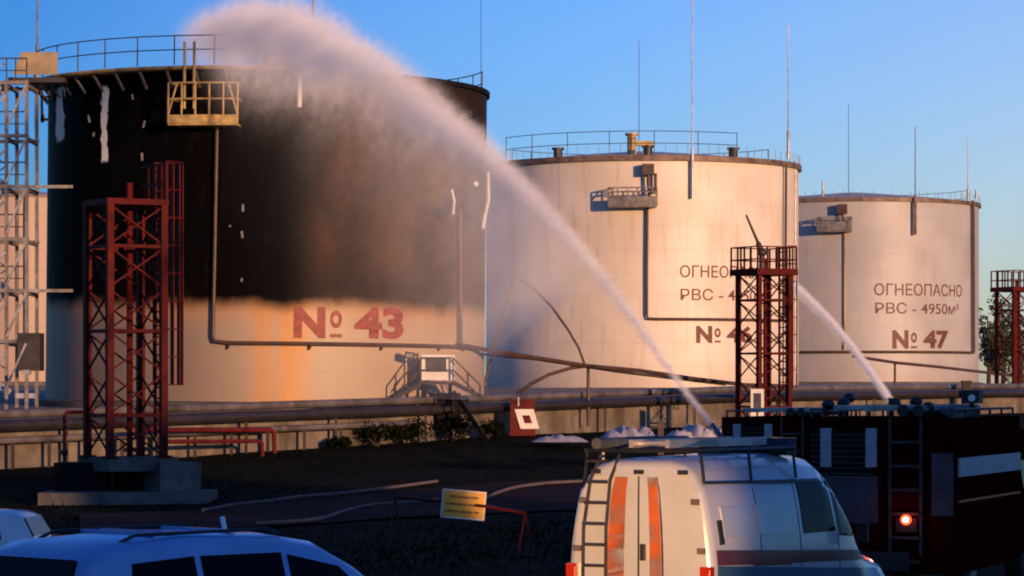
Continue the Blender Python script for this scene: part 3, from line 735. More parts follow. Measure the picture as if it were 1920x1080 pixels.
# ---------------------------------------------------------------- lofted vehicles
class Loft:
    def __init__(s, st, prof): s.st, s.prof = st, prof      # st: (x, zbot, ztop, wscale); prof: (t, halfwidth)
    def stn(s, x):
        S = s.st; xs_ = [a[0] for a in S]
        return [interp(x, xs_, [a[k] for a in S]) for k in (1, 2, 3)]
    def hw(s, x, z):
        zb, zt, ws = s.stn(x); t = (z-zb)/(zt-zb)
        return ws*interp(t, [p[0] for p in s.prof], [p[1] for p in s.prof])
    def mesh(s, m):
        rings = []
        for x, zb, zt, ws in s.st:
            R = [(x, -hw*ws, zb+(zt-zb)*t) for t, hw in s.prof]; Lf = [(x, hw*ws, zb+(zt-zb)*t) for t, hw in reversed(s.prof)]
            rings.append([m.bm.verts.new(p) for p in R+Lf])
        k = len(rings[0])
        for a, b in zip(rings, rings[1:]):
            for i in range(k): m.bm.faces.new((a[i], a[(i+1) % k], b[(i+1) % k], b[i]))
        m.bm.faces.new(rings[0]); m.bm.faces.new(rings[-1][::-1]); return m
    def patch(s, m, c, side=-1, off=.012, nu=8, nv=6):       # c: four (x, z) corners: rear-low, front-low, front-high, rear-high
        g = []
        for j in range(nv+1):
            row = []
            for i in range(nu+1):
                u, v = i/nu, j/nv
                x = (c[0][0]*(1-u)+c[1][0]*u)*(1-v)+(c[3][0]*(1-u)+c[2][0]*u)*v
                z = (c[0][1]*(1-u)+c[1][1]*u)*(1-v)+(c[3][1]*(1-u)+c[2][1]*u)*v
                y = s.hw(x, z); row.append([m.bm.verts.new((x, side*(y+d), z)) for d in (off, -.03)])
            g.append(row)
        for j in range(nv):
            for i in range(nu):
                for d in (0, 1): m.bm.faces.new((g[j][i][d], g[j][i+1][d], g[j+1][i+1][d], g[j+1][i][d]))
        for i in range(nu):
            for j in (0, nv): m.bm.faces.new((g[j][i][0], g[j][i+1][0], g[j][i+1][1], g[j][i][1]))
        for j in range(nv):
            for i in (0, nu): m.bm.faces.new((g[j][i][0], g[j+1][i][0], g[j+1][i][1], g[j][i][1]))
        return m
def wheel(parent, x, y, r=.34, wd=.2, hub=None):
    s = 1 if y > 0 else -1
    a = V(x, y-s*wd/2, r); b = V(x, y+s*wd/2, r); ax = (b-a)
    o = MB().tube([a, a+ax*.12, a+ax*.88, b], [r*.9, r, r, r*.9], 24).build('wheel', M['rubber'], parent)
    MB().tube([a+ax*.7, a+ax*1.03], [r*.6, r*.5], 16).build('hub_cap', hub or M['steel'], o)
    return o
# --- white van
VTH = R_(29)
van = thing('van', 'white emergency van with orange rear stripes and a loaded roof rack', 'van', (1.58, 38.7, 0), PI/2-VTH); van.scale = (1.07, 1, 1)
prof = [(0, .86), (.03, .95), (.2, 1.0), (.42, 1.0), (.55, .975), (.68, .93), (.78, .885), (.845, .845), (.86, .80), (.93, .73), (.975, .60), (1, .40)]
vl = Loft([(0, .38, 2.46, .955), (.03, .36, 2.52, .985), (.12, .35, 2.56, 1.0), (2.6, .35, 2.60, 1.0), (3.45, .35, 2.55, .995), (3.85, .35, 2.36, .985), (4.25, .35, 2.0, .975), (4.65, .35, 1.45, .965), (4.78, .35, 1.30, .955), (5.4, .36, 1.14, .93), (5.7, .38, .97, .86), (5.78, .42, .75, .78)], prof)
vl.mesh(MB()).build('body', M['vanpaint'], van, 50)
vl.patch(MB(), [(2.62, 1.56), (3.62, 1.56), (3.56, 2.22), (2.62, 2.22)]).build('side_window', M['glass'], van)
vl.patch(MB(), [(3.78, 1.50), (4.56, 1.44), (4.16, 1.98), (3.76, 2.22)], off=.014).build('door_window', M['glass'], van)
vl.patch(MB(), [(2.62, 1.56), (3.62, 1.56), (3.56, 2.22), (2.62, 2.22)], side=1).build('side_window', M['glass'], van)
M['vanblue'] = mat('blue_band_paint', (.035, .11, .2), .3, 0, .1, 1.2, 0, coat=.5)
vl.patch(MB(), [(.12, 1.27), (4.78, 1.12), (4.78, 1.25), (.12, 1.46)], off=.008, nu=24).build('side_stripe', M['darkred'], van)
vl.patch(MB(), [(.12, .5), (5.35, .5), (5.2, .98), (.12, 1.266)], off=.006, nu=24).build('side_band', M['vanblue'], van)
vl.patch(MB(), [(1.1, 1.22), (2.2, 1.18), (2.2, 1.36), (1.1, 1.39)], off=.012).build('side_stripe', mat('dull_red_panel', (.16, .03, .02), .4, 0, .15, 3, 0), van)
vl.patch(MB(), [(.22, 1.52), (.34, 1.52), (.34, 1.82), (.22, 1.82)], off=.014).build('air_vent', M['black'], van)
for x in (1.05, 1.12): pass
m = MB()
for x in (1.35, 2.5, 3.7): vl.patch(m, [(x, .5), (x+.018, .5), (x+.018, 2.2), (x, 2.2)], off=.004, nu=1, nv=14)
m.build_split('panel_gap', M['black'], van)
vl.patch(MB(), [(0.15, 2.265), (3.4, 2.22), (3.4, 2.255), (0.15, 2.30)], off=.03, nu=20, nv=1).build('rain_gutter', M['black'], van)
m = MB()
for x0 in (.35, 1.3): vl.patch(m, [(x0, 1.60), (x0+.8, 1.60), (x0+.8, 1.98), (x0, 1.98)], off=.02)
m.build('pressed_panel', M['vanpaint'], van)
vl.patch(MB(), [(4.5, .42), (5.2, .42), (5.1, .86), (4.6, .86)], off=.012).build('wheel_arch', M['black'], van)
for x in (.95, 4.85):
    for y in (-.9, .9): wheel(van, x, y)
# rear doors
def rear(m, y0, y1, z0, z1, d=.02):                      # y positive = the van's left
    n = 10
    for i in range(n):
        za, zb = z0+(z1-z0)*i/n, z0+(z1-z0)*(i+1)/n
        fa, fb = vl.hw(.05, za)/1.0, vl.hw(.05, zb)/1.0
        m.plate([(-.004, y0*fa, za), (-.004, y1*fa, za), (-.004, y1*fb, zb), (-.004, y0*fb, zb)], d)
    return m
rear(MB(), .04, .93, .55, 2.36, .018).build('rear_door', M['vanpaint'], van)
rear(MB(), -.93, -.005, .55, 2.36, .018).build('rear_door', M['vanpaint'], van)
rear(MB(), .22, .46, .56, 2.35, .024).build('rear_stripe', M['orange'], van)
rear(MB(), -.30, -.14, .56, 2.35, .024).build('rear_stripe', M['orange'], van)
rear(MB(), -.335, -.305, .56, 2.35, .023).build('stripe_edge', M['darkred'], van)
m = MB()
for y in (-.88, .88):
    for z in (.85, 1.45, 2.05): m.box((-.025, y*vl.hw(.05, z), z), (.05, .10, .07))
m.build_split('door_hinge', M['greypipe'], van)
rear(MB(), .006, .03, .55, 2.36, .012).build('door_seal', M['black'], van)
m = MB()
for y in (-.66, .62): m.box((-.03, y, 1.02), (.03, .3, .03))
m.build_split('grab_bar', M['black'], van)
MB().box((-.05, -.07, 1.42), (.06, .05, .2)).build('door_handle', M['black'], van)
m = MB()
for y in (.42, .74): m.tube([V(-.1, y, .9), V(-.1, y*.98, 1.7), V(-.09, y*.86, 2.3), V(.1, y*.8, 2.62)], .022, 6)
for k in range(7): z = .98+k*.26; m.tube([V(-.1, .42*(1-.03*max(0, k-3)), z), V(-.1, .74*(1-.03*max(0, k-3)), z)], .018, 6)
m.build('roof_ladder', M['darksteel'], van)
for y, nm in ((-.93, 'tail_light'), (.93, 'tail_light')):
    s = 1 if y > 0 else -1
    MB().box((-.01, s*.925, 1.02), (.1, .15, .48)).box((-.04, s*.93, 1.12), (.07, .11, .2)).build(nm, M['taillens'], van)
MB().box((-.08, 0, .45), (.2, 1.9, .2)).build('rear_bumper', M['black'], van)
m = MB()
for y in (-.6, 0, .6): m.box((-.02, y, 2.41), (.05, .12, .05))
m.build_split('marker_light', M['black'], van)
# roof rack with load
m = MB(); zr = 2.67
for y in (-.78, .78): m.tube([V(.05, y, zr), V(2.75, y, zr)], .03, 6)
for x in (.1, .75, 1.4, 2.05, 2.7):
    m.tube([V(x, -.78, zr), V(x, .78, zr)], .025, 6)
    if x in (.1, 1.4, 2.7):
        for y in (-.78, .78): m.tube([V(x, y, zr), V(x, y*1.06, 2.28)], .022, 6)
m.build('roof_rack', M['black'], van)
m = MB()
for y in (-.38, .12): m.beam((.0, y, zr+.09), (2.7, y, zr+.09), .06, .1)
for k in range(9): m.beam((.15+k*.3, -.38, zr+.09), (.15+k*.3, .12, zr+.09), .035)
o = m.build('ladder', M['steel'], None); o.location = van.location; o.rotation_euler = van.rotation_euler; o.scale = van.scale
tag(o, 'metal ladder lying flat on the roof rack of the white van', 'ladder')
m = MB().tube([V(-.1, .55, zr+.09), V(1.1, .53, zr+.10), V(2.3, .56, zr+.09)], .07, 10)
o = m.build('rolled_canvas', M['tarp'], None); o.location = van.location; o.rotation_euler = van.rotation_euler; o.scale = van.scale
tag(o, 'long dark roll of canvas on the left of the van roof rack', 'canvas roll')
lb = MB().box((2.95, 0, 2.61), (.3, 1.3, .08)).build('light_bar', M['black'], van)
for y in (-.45, .45): MB().box((2.95, y, 2.72), (.26, .42, .16)).build('beacon', M['beacon'], lb)
MB().box((2.95, 0, 2.70), (.2, .36, .12)).build('siren', M['whitestripe'], lb)
MB().tube([V(.35, .7, 2.55), V(.35, .7, 2.85)], .02, 6).build('antenna', M['whitestripe'], van)
m = MB().tube([V(4.15, -.97, 1.5), V(4.1, -1.12, 1.52)], .02, 6).box((4.05, -1.16, 1.52), (.06, .16, .26)); m.build('wing_mirror', M['black'], van)
# --- cars
def make_car(label, cat, loc, rz, paint, rails=True, h=1.78, lit=False, name='parked_car'):
    t = thing(name, label, cat, loc, rz)
    k = h/1.78
    pr = [(0, .8), (.06, .9), (.25, .97), (.5, .97), (.58, .94), (.80, .83), (.905, .78), (.95, .74), (.985, .6), (1, .3)]
    lf = Loft([(0, .42, .95*k, .9), (.06, .36, 1.08*k, .97), (.10, .34, 1.2*k, .985), (.30, .33, 1.64*k, 1), (.5, .33, 1.73*k, 1), (1.4, .33, 1.78*k, 1), (2.3, .33, 1.76*k, 1), (2.75, .33, 1.69*k, 1), (3.1, .33, 1.52*k, 1), (3.65, .33, 1.16*k, .99), (3.8, .33, 1.08*k, .98), (4.4, .34, 1.02*k, .95), (4.65, .36, .88*k, .9), (4.72, .4, .7*k, .85)], pr)
    lf.mesh(MB()).build('body', paint, t, 50)
    for s in (-1, 1):
        lf.patch(MB(), [(.62, 1.12*k), (1.35, 1.12*k), (1.35, 1.60*k), (.72, 1.56*k)], s).build('side_window', M['glass'], t)
        lf.patch(MB(), [(1.42, 1.12*k), (2.28, 1.12*k), (2.28, 1.60*k), (1.42, 1.60*k)], s).build('side_window', M['glass'], t)
        lf.patch(MB(), [(2.35, 1.12*k), (3.35, 1.09*k), (2.92, 1.46*k), (2.35, 1.58*k)], s).build('side_window', M['glass'], t)
        for x in (.9, 3.75): wheel(t, x, s*.86)
    g = MB(); g.plate([(.085, -.72, 1.2*k), (.085, .72, 1.2*k), (.265, .64, 1.6*k), (.265, -.64, 1.6*k)], .035); g.build('rear_window', M['glass'], t)
    MB().plate([(3.62, -.74, 1.2*k), (3.62, .74, 1.2*k), (3.08, .64, 1.555*k), (3.08, -.64, 1.555*k)], -.03).build('windscreen', M['glass'], t)
    if rails:
        for s in (-1, 1):
            m = MB().tube([V(.75, s*.58, 1.72*k), V(.9, s*.58, 1.775*k), V(2.3, s*.58, 1.79*k), V(2.45, s*.58, 1.74*k)], .016, 6); m.build('roof_rail', M['black'], t)
        m = MB()
        for x in (1.15, 1.35, 2.0): m.box((x, 0, 1.775*k), (.05, 1.0, .03))
        m.build('roof_bar', M['bluepaint'], t)
        MB().tube([V(2.5, .25, 1.70*k), V(2.46, .25, 1.86*k)], .022, 6).build('antenna', M['whitelens'], t)
    for s in (-1, 1):
        MB().box((4.62, s*.62, .8*k), (.14, .34, .18)).build('headlight', M['headlamp'] if lit else M['whitelens'], t)
        MB().box((.05, s*.8, .95*k), (.1, .2, .3)).build('tail_light', M['taillens'], t)
    return t
bc = make_car('light blue car with dark glass in the lower left foreground', 'car', (0, 0, 0), R_(44), M['bluepaint'])
bc.location = (-4.62, 28.4, .08); bc.scale = (1.12, 1.08, 1.13)
wc = make_car('pale blue white car cut off by the left edge', 'car', (0, 0, 0), R_(176), M['silverpaint'], False, 1.42)
wc.location = (P(92, 0, 56).x-.1, 56.5, -.12)
# the car whose headlamps light the back of the van: it stands in the row below the picture
hc = make_car('car standing behind the van with its headlamps lit', 'car', (.2, 15.5, 0), R_(86), M['silverpaint'], False, 1.55, True)
for s in (-1, 1):
    L = bpy.data.lights.new('headlamp_light', 'SPOT'); L.energy = 28000 if s > 0 else 60000; L.spot_size = R_(10 if s > 0 else 4.6); L.spot_blend = .6; L.color = (1, .52, .2); L.shadow_soft_size = .08
    lo = bpy.data.objects.new('headlamp_light', L); sc.collection.objects.link(lo)
    src = V(.55+s*.62, 20.4, .75); lo.location = src
    lo.rotation_euler = (src-(V(1.5, 38.7, 1.6) if s > 0 else V(-1.15, 65, 1.25))).to_track_quat('Z', 'Y').to_euler()
# --- fire engines
def make_engine(label, loc, rz, H, lit, paint):
    t = thing('fire_engine', label, 'fire engine', loc, rz, 'fire engines beside the van')
    W = 1.25
    MB().box((2.6, 0, H/2+.25), (5.2, 2*W, H-.5)).build('superstructure', paint, t)
    MB().box((3.7, 0, .7), (7.6, 1.0, .3)).build('chassis', M['black'], t)
    cl = Loft([(5.3, .6, H-.25, .97), (5.4, .55, H-.15, 1), (7.0, .55, H-.15, 1), (7.5, .55, H-.55, .98), (7.75, .6, 1.5, .95)], [(0, 1.15), (.1, 1.22), (.5, 1.22), (.8, 1.12), (.95, 1.0), (1, .8)])
    cb = cl.mesh(MB()).build('cab', paint, t, 50)
    cl.patch(MB(), [(5.7, 1.5), (6.9, 1.5), (6.8, 2.2), (5.7, 2.2)]).build('cab_window', M['glass'], cb)
    for y in (-.98, .98):
        for x in (1.7, 6.5): wheel(t, x, y, .52, .34)
    # rear: shutters between pale pillars, grey lower panel, steps
    MB().box((-.02, .62, H-.62), (.06, 1.05, .85)).build('rear_shutter', M['burnt'], t)
    for y in (1.12, .55): MB().box((-.05, y-.25 if y > 1 else y-.42, H-.47), (.08, .17, .62)).build('rear_pillar', M['whitestripe'], t)
    m = MB()
    for k in range(9): m.box((-.055, .62, H-.98+k*.09), (.02, 1.0, .02))
    m.build('shutter_slats', M['darksteel'], t)
    MB().box((-.03, .58, H-1.3), (.05, 1.1, .75)).build('rear_panel', M['greypanel'], t)
    MB().box((-.04, -1.02, H-1.05), (.06, .34, 1.0)).build('rear_panel', M['greypanel'], t)
    m = MB()
    for y in (-.68, -.18): m.beam((-.07, y, .8), (-.07, y, H), .045)
    for k in range(6): m.box((-.09, -.43, H-.38-k*.38), (.08, .46, .045))
    m.build('rear_ladder', M['darksteel'], t)
    MB().box((-.05, -.45, 1.28), (.1, .34, .22)).build('lamp_box', M['black'], t)
    if lit:
        l = MB().tube([V(-.1, -.45, 1.37), V(-.14, -.45, 1.37)], .085, 16).build('tail_lamp', M['lamp'], t)
        MB().tube([V(-.145, -.45, 1.37), V(-.15, -.45, 1.37)], .042, 14).build('bulb', M['lamphot'], l)
        L = bpy.data.lights.new('tail_lamp_light', 'POINT'); L.energy = 2.2; L.color = (1, .12, .03); L.shadow_soft_size = .08
        lo = bpy.data.objects.new('tail_lamp_light', L); sc.collection.objects.link(lo); lo.parent = t; lo.location = (-.32, -.45, 1.4)
    else: MB().tube([V(-.1, -.45, 1.37), V(-.14, -.45, 1.37)], .085, 16).build('tail_lamp', M['taillens'], t)
    # right side
    MB().box((2.6, -W-.015, H-.78), (5.1, .03, .30)).build('side_stripe', M['whitestripe'], t)
    MB().box((2.6, -W-.012, H-1.32), (5.1, .025, .035)).build('side_moulding', M['orange'], t)
    for k in range(3): MB().box((.9+k*1.7, -W-.008, H-.28), (1.5, .02, .36)).build('locker_door', paint, t)
    # roof gear
    m = MB()
    for y in (-1.15, 1.15):
        m.tube([V(.1, y, H+.14), V(5.1, y, H+.14)], .025, 6)
        for k in range(6): m.tube([V(.1+k, y, H-.02), V(.1+k, y, H+.14)], .022, 6)
    m.build('roof_rail', M['darksteel'], t)
    m = MB()
    for y in (.2, .7): m.beam((-.1, y, H+.16), (4.8, y, H+.16), .06, .1)
    for k in range(14): m.beam((.1+k*.35, .2, H+.16), (.1+k*.35, .7, H+.16), .04)
    m.build('ladder', M['steel'], t)
    m = MB()
    for y in (-.35, -.6): m.tube([V(.1, y, H+.12), V(4.6, y, H+.12)], .1, 10)
    m.build('suction_hose', M['black'], t)
    return t
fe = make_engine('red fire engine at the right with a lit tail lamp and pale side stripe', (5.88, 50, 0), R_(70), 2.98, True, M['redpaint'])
m = MB()
for x, y, s in ((1.1, -.95, .6), (1.9, -.9, .7), (2.8, -.85, .65)): m.ball((x, y, 3.05), .32, 2, (s*1.6, .6, .45), .12)
m.build('tarpaulin', M['tarp'], fe)
for x, y, h in ((.4, 1.0, .2), (1.0, .9, .22), (1.6, .95, .3), (2.1, .3, .22), (1.5, -.2, .24), (.6, -.6, .16)):
    MB().tube([V(x, y, 2.96), V(x, y, 2.98+h)], .045, 8).ball((x, y-.05, 3.0+h), .085, 2, (1, 1.3, 1)).build('roof_fitting', M['black'], fe)
sl_ = MB().box((2.6, -.95, 3.32), (.3, .3, .22)).tube([V(2.6, -.95, 3.0), V(2.6, -.95, 3.25)], .04, 6).build('searchlight', M['black'], fe)
MB().tube([V(2.44, -.98, 3.3), V(2.42, -.98, 3.3)], .06, 12).build('lens', M['whitelens'], sl_)
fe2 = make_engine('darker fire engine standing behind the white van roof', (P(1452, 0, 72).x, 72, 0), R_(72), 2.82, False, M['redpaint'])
# water monitor throwing the big jet
mp = P(1362, 836, 58)
t = thing('water_monitor', 'black water monitor throwing the big jet, beside the van roof', 'water monitor', (mp.x, mp.y, 0))
zb = mp.z
MB().box((0, 0, .35), (1.0, 1.4, .2)).tube([V(0, 0, .4), V(0, 0, zb-.1)], .07, 8).build('stand', M['darksteel'], t)
for sx in (-1, 1): MB().tube([V(sx*.45, -.5, .9), V(sx*.45, -.5, .0)], .05, 6).tube([V(sx*.45, .5, .9), V(sx*.45, .5, .0)], .05, 6).build('stand_leg', M['darksteel'], t)
nz = P(1336, 796, 59.2)
MB().ball((0, 0, zb), .1, 2).tube([V(0, 0, zb), (V(nz.x-mp.x, nz.y-mp.y, nz.z)+V(0, 0, zb))/2, V(nz.x-mp.x, nz.y-mp.y, nz.z)], [.07, .055, .04], 10).build('barrel', M['black'], t)
MB().tube([V(0, 0, zb), V(.85, .05, zb+.01)], .03, 6).build('control_arm', M['whitestripe'], t)
n2 = P(1668, 748, 100)
t = thing('water_monitor', 'distant water monitor behind the fire engine throwing the thin jet', 'water monitor', (n2.x, n2.y, ground_z(0, 100)))
zq = n2.z-ground_z(0, 100)
MB().tube([V(0, 0, 0), V(0, 0, zq-.2)], .1, 8).build('stand', M['darksteel'], t)
MB().tube([V(.1, -.4, zq-.25), V(0, 0, zq)], [.09, .06], 8).build('barrel', M['darksteel'], t)

# ---------------------------------------------------------------- barrier with yellow sign, hoses
bp = P(740, 932, 66)
t = thing('barrier', 'low dark red pipe barrier holding the yellow sign', 'barrier', (0, 0, 0))
e = P(985, 962, 64.5)
MB().tube([bp, P(826, 940, 65.6), P(915, 950, 65), e], .035, 6).build('rail', M['redpipe'], t)
for c, dx in ((bp, .16), (e, .16)):
    MB().tube([c+V(-dx, -.1, -c.z), c, c+V(dx, .1, -c.z)], .035, 6).build('trestle', M['redpipe'], t)
sp_ = P(869, 946, 65.2)
t = thing('warning_sign', 'yellow rectangular notice sign hanging on the low barrier', 'sign', tuple(sp_-V(0, .06, 0)))
t.rotation_euler = (0, R_(5), R_(4))
MB().box((0, 0, 0), (.92, .03, .6)).build('board', M['signyellow'], t)
m = MB()
for z in (-.285, .285): m.box((0, -.018, z), (.9, .02, .03))
for x in (-.445, .445): m.box((x, -.018, 0), (.03, .02, .54))
m.build('border', M['signwhite'], t)
m = MB()
for z, x0, x1, hh in ((.155, -.28, .28, .06), (.0, -.33, .34, .05), (-.15, -.34, .34, .05)):
    x = x0
    while x < x1:
        wd = random.uniform(.02, .05); m.box((x, -.018, z+random.uniform(-.004, .004)), (wd, .012, hh*random.uniform(.75, 1))); x += wd+random.uniform(.012, .02)
m.build('faded_print', M['signink'], t)
def hose(label, pts, r=.05):
    q = []
    for i in range(len(pts)-1):
        a, b = pts[max(i-1, 0)], pts[i]; c, d = pts[i+1], pts[min(i+2, len(pts)-1)]
        for k in range(6):
            u = k/6; q.append(tuple(.5*((2*b[j])+(-a[j]+c[j])*u+(2*a[j]-5*b[j]+4*c[j]-d[j])*u*u+(-a[j]+3*b[j]-3*c[j]+d[j])*u**3) for j in (0, 1)))
    q.append(pts[-1]); W = []
    for px, py in q:
        Y = 3.4*FPX/(py-HOR); Y = Y if Y < 90 else 90+(Y-90)*.72
        x = (px-960)/FPX*Y; W.append(V(x, Y, ground_z(x, Y)+.14))
    o = MB().tube(W, r, 8).build('fire_hose', M['hose']); return tag(o, label, 'hose', 'fire hoses lying on the ground')
hose('pale fire hose along the far edge of the dirt track', [(380, 966), (430, 958), (500, 951), (565, 942), (640, 936), (740, 925), (820, 915)], .05)
hose('fire hose winding from behind the blue car towards the barrier', [(480, 992), (560, 987), (610, 980), (650, 966), (700, 957), (745, 954), (820, 948)], .05)
hose('fire hose curving right of the yellow sign towards the van', [(905, 948), (930, 936), (970, 925), (1030, 918), (1090, 915)], .05)
# ---------------------------------------------------------------- plants
def foliage(m, c, rx, rz, n, s, rng):
    for _ in range(n):
        while True:
            d = V(rng.uniform(-1, 1), rng.uniform(-1, 1), rng.uniform(-1, 1))
            if d.length < 1: break
        d = d*(0.55+.45*rng.random()) if d.length < .6 else d
        p = Vector(c)+V(d.x*rx, d.y*rx, d.z*rz); a = V(rng.gauss(0, 1), rng.gauss(0, 1), rng.gauss(0, 1)).normalized()*s*rng.uniform(.6, 1.3)
        b = a.cross(V(rng.gauss(0, 1), rng.gauss(0, 1), rng.gauss(0, 1))).normalized()*a.length*.7
        m.quad(p-a, p-b*.6, p+a, p+b*.6)
def shrub(px, py, Y, r, h, label, nm='shrub'):
    rng = random.Random(px); p = P(px, py, Y); p.z = ground_z(p.x, p.y)
    t = thing(nm, label, 'shrub', tuple(p), 0, 'dark shrubs below the dike wall'); m = MB()
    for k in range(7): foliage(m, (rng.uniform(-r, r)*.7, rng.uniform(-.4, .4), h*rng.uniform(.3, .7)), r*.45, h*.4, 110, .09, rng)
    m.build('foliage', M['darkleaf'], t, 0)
    s = MB()
    for k in range(5): s.tube([V(0, 0, -.1), V(rng.uniform(-r, r)*.5, 0, h*.5), V(rng.uniform(-r, r)*.7, 0, h*.85)], [.04, .025, .01], 5)
    s.build('stem', M['bark'], t)
shrub(708, 846, 136, 1.1, 1.0, 'wide dark shrub below the wall, left one of the row'); shrub(775, 840, 138.3, 1.2, 1.15, 'dark shrub in front of the crossover stairs')
shrub(850, 838, 140.6, 1.0, 1.25, 'dark shrub right of the stairs foot'); shrub(912, 832, 142.6, .9, .9, 'small dark shrub left of the red fire cabinet')
shrub(640, 850, 133.8, .6, .5, 'small low shrub farthest left below the wall')
def tree(px, ybase, ytop, Y, r, label, n=900):
    rng = random.Random(px+1); p = P(px, ybase, Y); p.z = 2.4; h = P(px, ytop, Y).z-p.z
    t = thing('tree', label, 'tree', tuple(p), 0, 'trees beyond the depot'); s = MB().tube([V(0, 0, -.3), V(.1, 0, h*.4), V(-.1, 0, h*.8)], [.3, .2, .06], 7)
    m = MB()
    for k in range(10):
        a = rng.uniform(0, 2*PI); q = V(math.cos(a)*r*rng.uniform(.2, .75), math.sin(a)*r*.6, h*rng.uniform(.38, .9))
        s.tube([V(0, 0, h*.35), q*.6+V(0, 0, h*.15), q], [.12, .07, .03], 5); foliage(m, q, r*.42, h*.13, n//10, .28, rng)
    s.build('trunk', M['bark'], t); m.build('crown', M['leaf'], t, 0)
tree(1853, 720, 552, 330, 2.6, 'tree just right of the farthest tank'); tree(1880, 720, 545, 345, 3.0, 'taller tree behind the far right tower')
tree(1915, 720, 575, 335, 3.2, 'tree at the right edge of the picture'); tree(1868, 720, 610, 320, 2.6, 'low bushy tree in front of the other far trees')
def grass():
    rng = random.Random(3); m = MB()
    for _ in range(26000):
        Y = rng.uniform(58, 150); x = rng.uniform(-.17, .13)*Y
        if x > wall_pt(Y).x+8 and Y > 120: pass
        b = wall_pt(Y)
        if b.x > x-0.3 and Y > 96 and x < b.x+.2: continue
        z = ground_z(x, Y)-.03; h = rng.uniform(.04, .13)*(1 if rng.random() < .95 else 2.0); a = rng.uniform(0, PI); d = V(math.cos(a), math.sin(a), 0)*rng.uniform(.02, .05)
        l = V(rng.uniform(-.1, .1), rng.uniform(-.1, .1), h); p = V(x, Y, z)
        m.bm.faces.new([m.bm.verts.new(p-d), m.bm.verts.new(p+d), m.bm.verts.new(p+l)])
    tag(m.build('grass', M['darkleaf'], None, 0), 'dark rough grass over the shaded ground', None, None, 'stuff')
grass()
# ---------------------------------------------------------------- unseen long block added off to the right to throw shade over the yard
def Q(t, p): return V(t*SUN_V.x-p*SUN_V.y*1.0, t*SUN_V.y+p*SUN_V.x, 0)
wh = thing('shade_block', 'long plain block added outside the yard to the right to shade it', 'shade block')
def slab(t0, t1, p0, p1, h, nm):
    a, b, c, d = Q(t0, p0), Q(t0, p1), Q(t1, p1), Q(t1, p0); m = MB()
    lo = [m.bm.verts.new(v+V(0, 0, -1)) for v in (a, b, c, d)]; hi = [m.bm.verts.new(v+V(0, 0, h)) for v in (a, b, c, d)]
    m.bm.faces.new(hi); [m.bm.faces.new((lo[i], lo[(i+1) % 4], hi[(i+1) % 4], hi[i])) for i in range(4)]
    return m.build(nm, M['shadeblock'], wh, 0)
k_ = math.tan(R_(SUN_EL))
slab(62, 82, -80, 39.9, 3.3+k_*108, 'wall')  # added shading block, height set by how far its shadow should reach
slab(62, 82, 40, 52, 1.0+k_*162, 'wall')
# ---------------------------------------------------------------- water: spray volumes
def spray_mat(name, RL, ZL, c, s1, sw, A1, A2, Lm, dens, step, aniso=-.3, nscale=.5, col=(.985, .98, .985)):
    t = NT(name); t.t.nodes.remove(t.b); co = t.coord(); sp = t.n('ShaderNodeSeparateXYZ'); t.link(co, sp.inputs[0]); r, wv, z = sp.outputs
    u = t.m_('DIVIDE', r, RL, clamp=True)
    def curve(pts, sc_):
        n = t.n('ShaderNodeFloatCurve'); cm = n.mapping.curves[0]
        while len(cm.points) > 2: cm.points.remove(cm.points[1])
        cm.points[0].location = (0, pts[0][1]/sc_); cm.points[1].location = (1, pts[-1][1]/sc_)
        for a, b in pts[1:-1]: cm.points.new(a/RL, b/sc_)
        n.mapping.update(); t.link(u, n.inputs['Value']); return t.m_('MULTIPLY', n.outputs[0], sc_)
    cz = curve(c, ZL); S1 = curve(s1, max(b for a, b in s1)); SW = curve(sw, max(b for a, b in sw)); a1 = curve(A1, max(b for a, b in A1))
    v = t.m_('SUBTRACT', z, cz)
    nz = t.noise(t.scaled(co, .35, 1, .9), nscale, 4, .6)
    fine = t.noise(t.scaled(co, .5, 1.5, 1.2), nscale*4.5, 5, .65)
    v = t.m_('ADD', v, t.m_('MULTIPLY', t.m_('ADD', t.m_('SUBTRACT', nz, .5), t.m_('MULTIPLY', t.m_('SUBTRACT', fine, .5), 1.3)), t.m_('MULTIPLY', S1, 1.35)))
    g = lambda x, s: t.m_('EXPONENT', t.m_('MULTIPLY', t.m_('POWER', t.m_('ABSOLUTE', t.m_('DIVIDE', x, s)), 2), -1))
    up = t.m_('GREATER_THAN', v, 0)
    d = t.m_('MULTIPLY', a1, g(v, t.m_('MULTIPLY', S1, t.m_('SUBTRACT', 1, t.m_('MULTIPLY', up, .68)))))
    if A2:
        a2 = curve(A2, max(b for a, b in A2)); LL = curve(Lm, max(b for a, b in Lm))
        mist = t.m_('MULTIPLY', a2, t.m_('MULTIPLY', t.m_('EXPONENT', t.m_('DIVIDE', t.m_('MINIMUM', v, 0), LL)), t.smooth(v, t.m_('MULTIPLY', S1, .4), t.m_('MULTIPLY', S1, -.5))))
        n3 = t.noise(t.scaled(co, .8, .8, .18), .45, 3); mist = t.m_('MULTIPLY', mist, t.m_('ADD', .45, t.m_('MULTIPLY', n3, 1.1)))
        d = t.m_('ADD', d, mist)
    d = t.m_('MULTIPLY', d, t.m_('ADD', .25, t.m_('MULTIPLY', t.m_('MULTIPLY', nz, fine), 3.0)))
    d = t.m_('MULTIPLY', t.m_('MULTIPLY', d, g(wv, SW)), dens)
    pv = t.n('ShaderNodeVolumePrincipled'); pv.inputs['Color'].default_value = (*col, 1); pv.inputs['Anisotropy'].default_value = aniso
    t.link(d, pv.inputs['Density']); t.link(pv.outputs[0], t.out.inputs['Volume'])
    t.m.cycles.volume_step_rate = step; t.m.cycles.homogeneous_volume = False
    return t.m
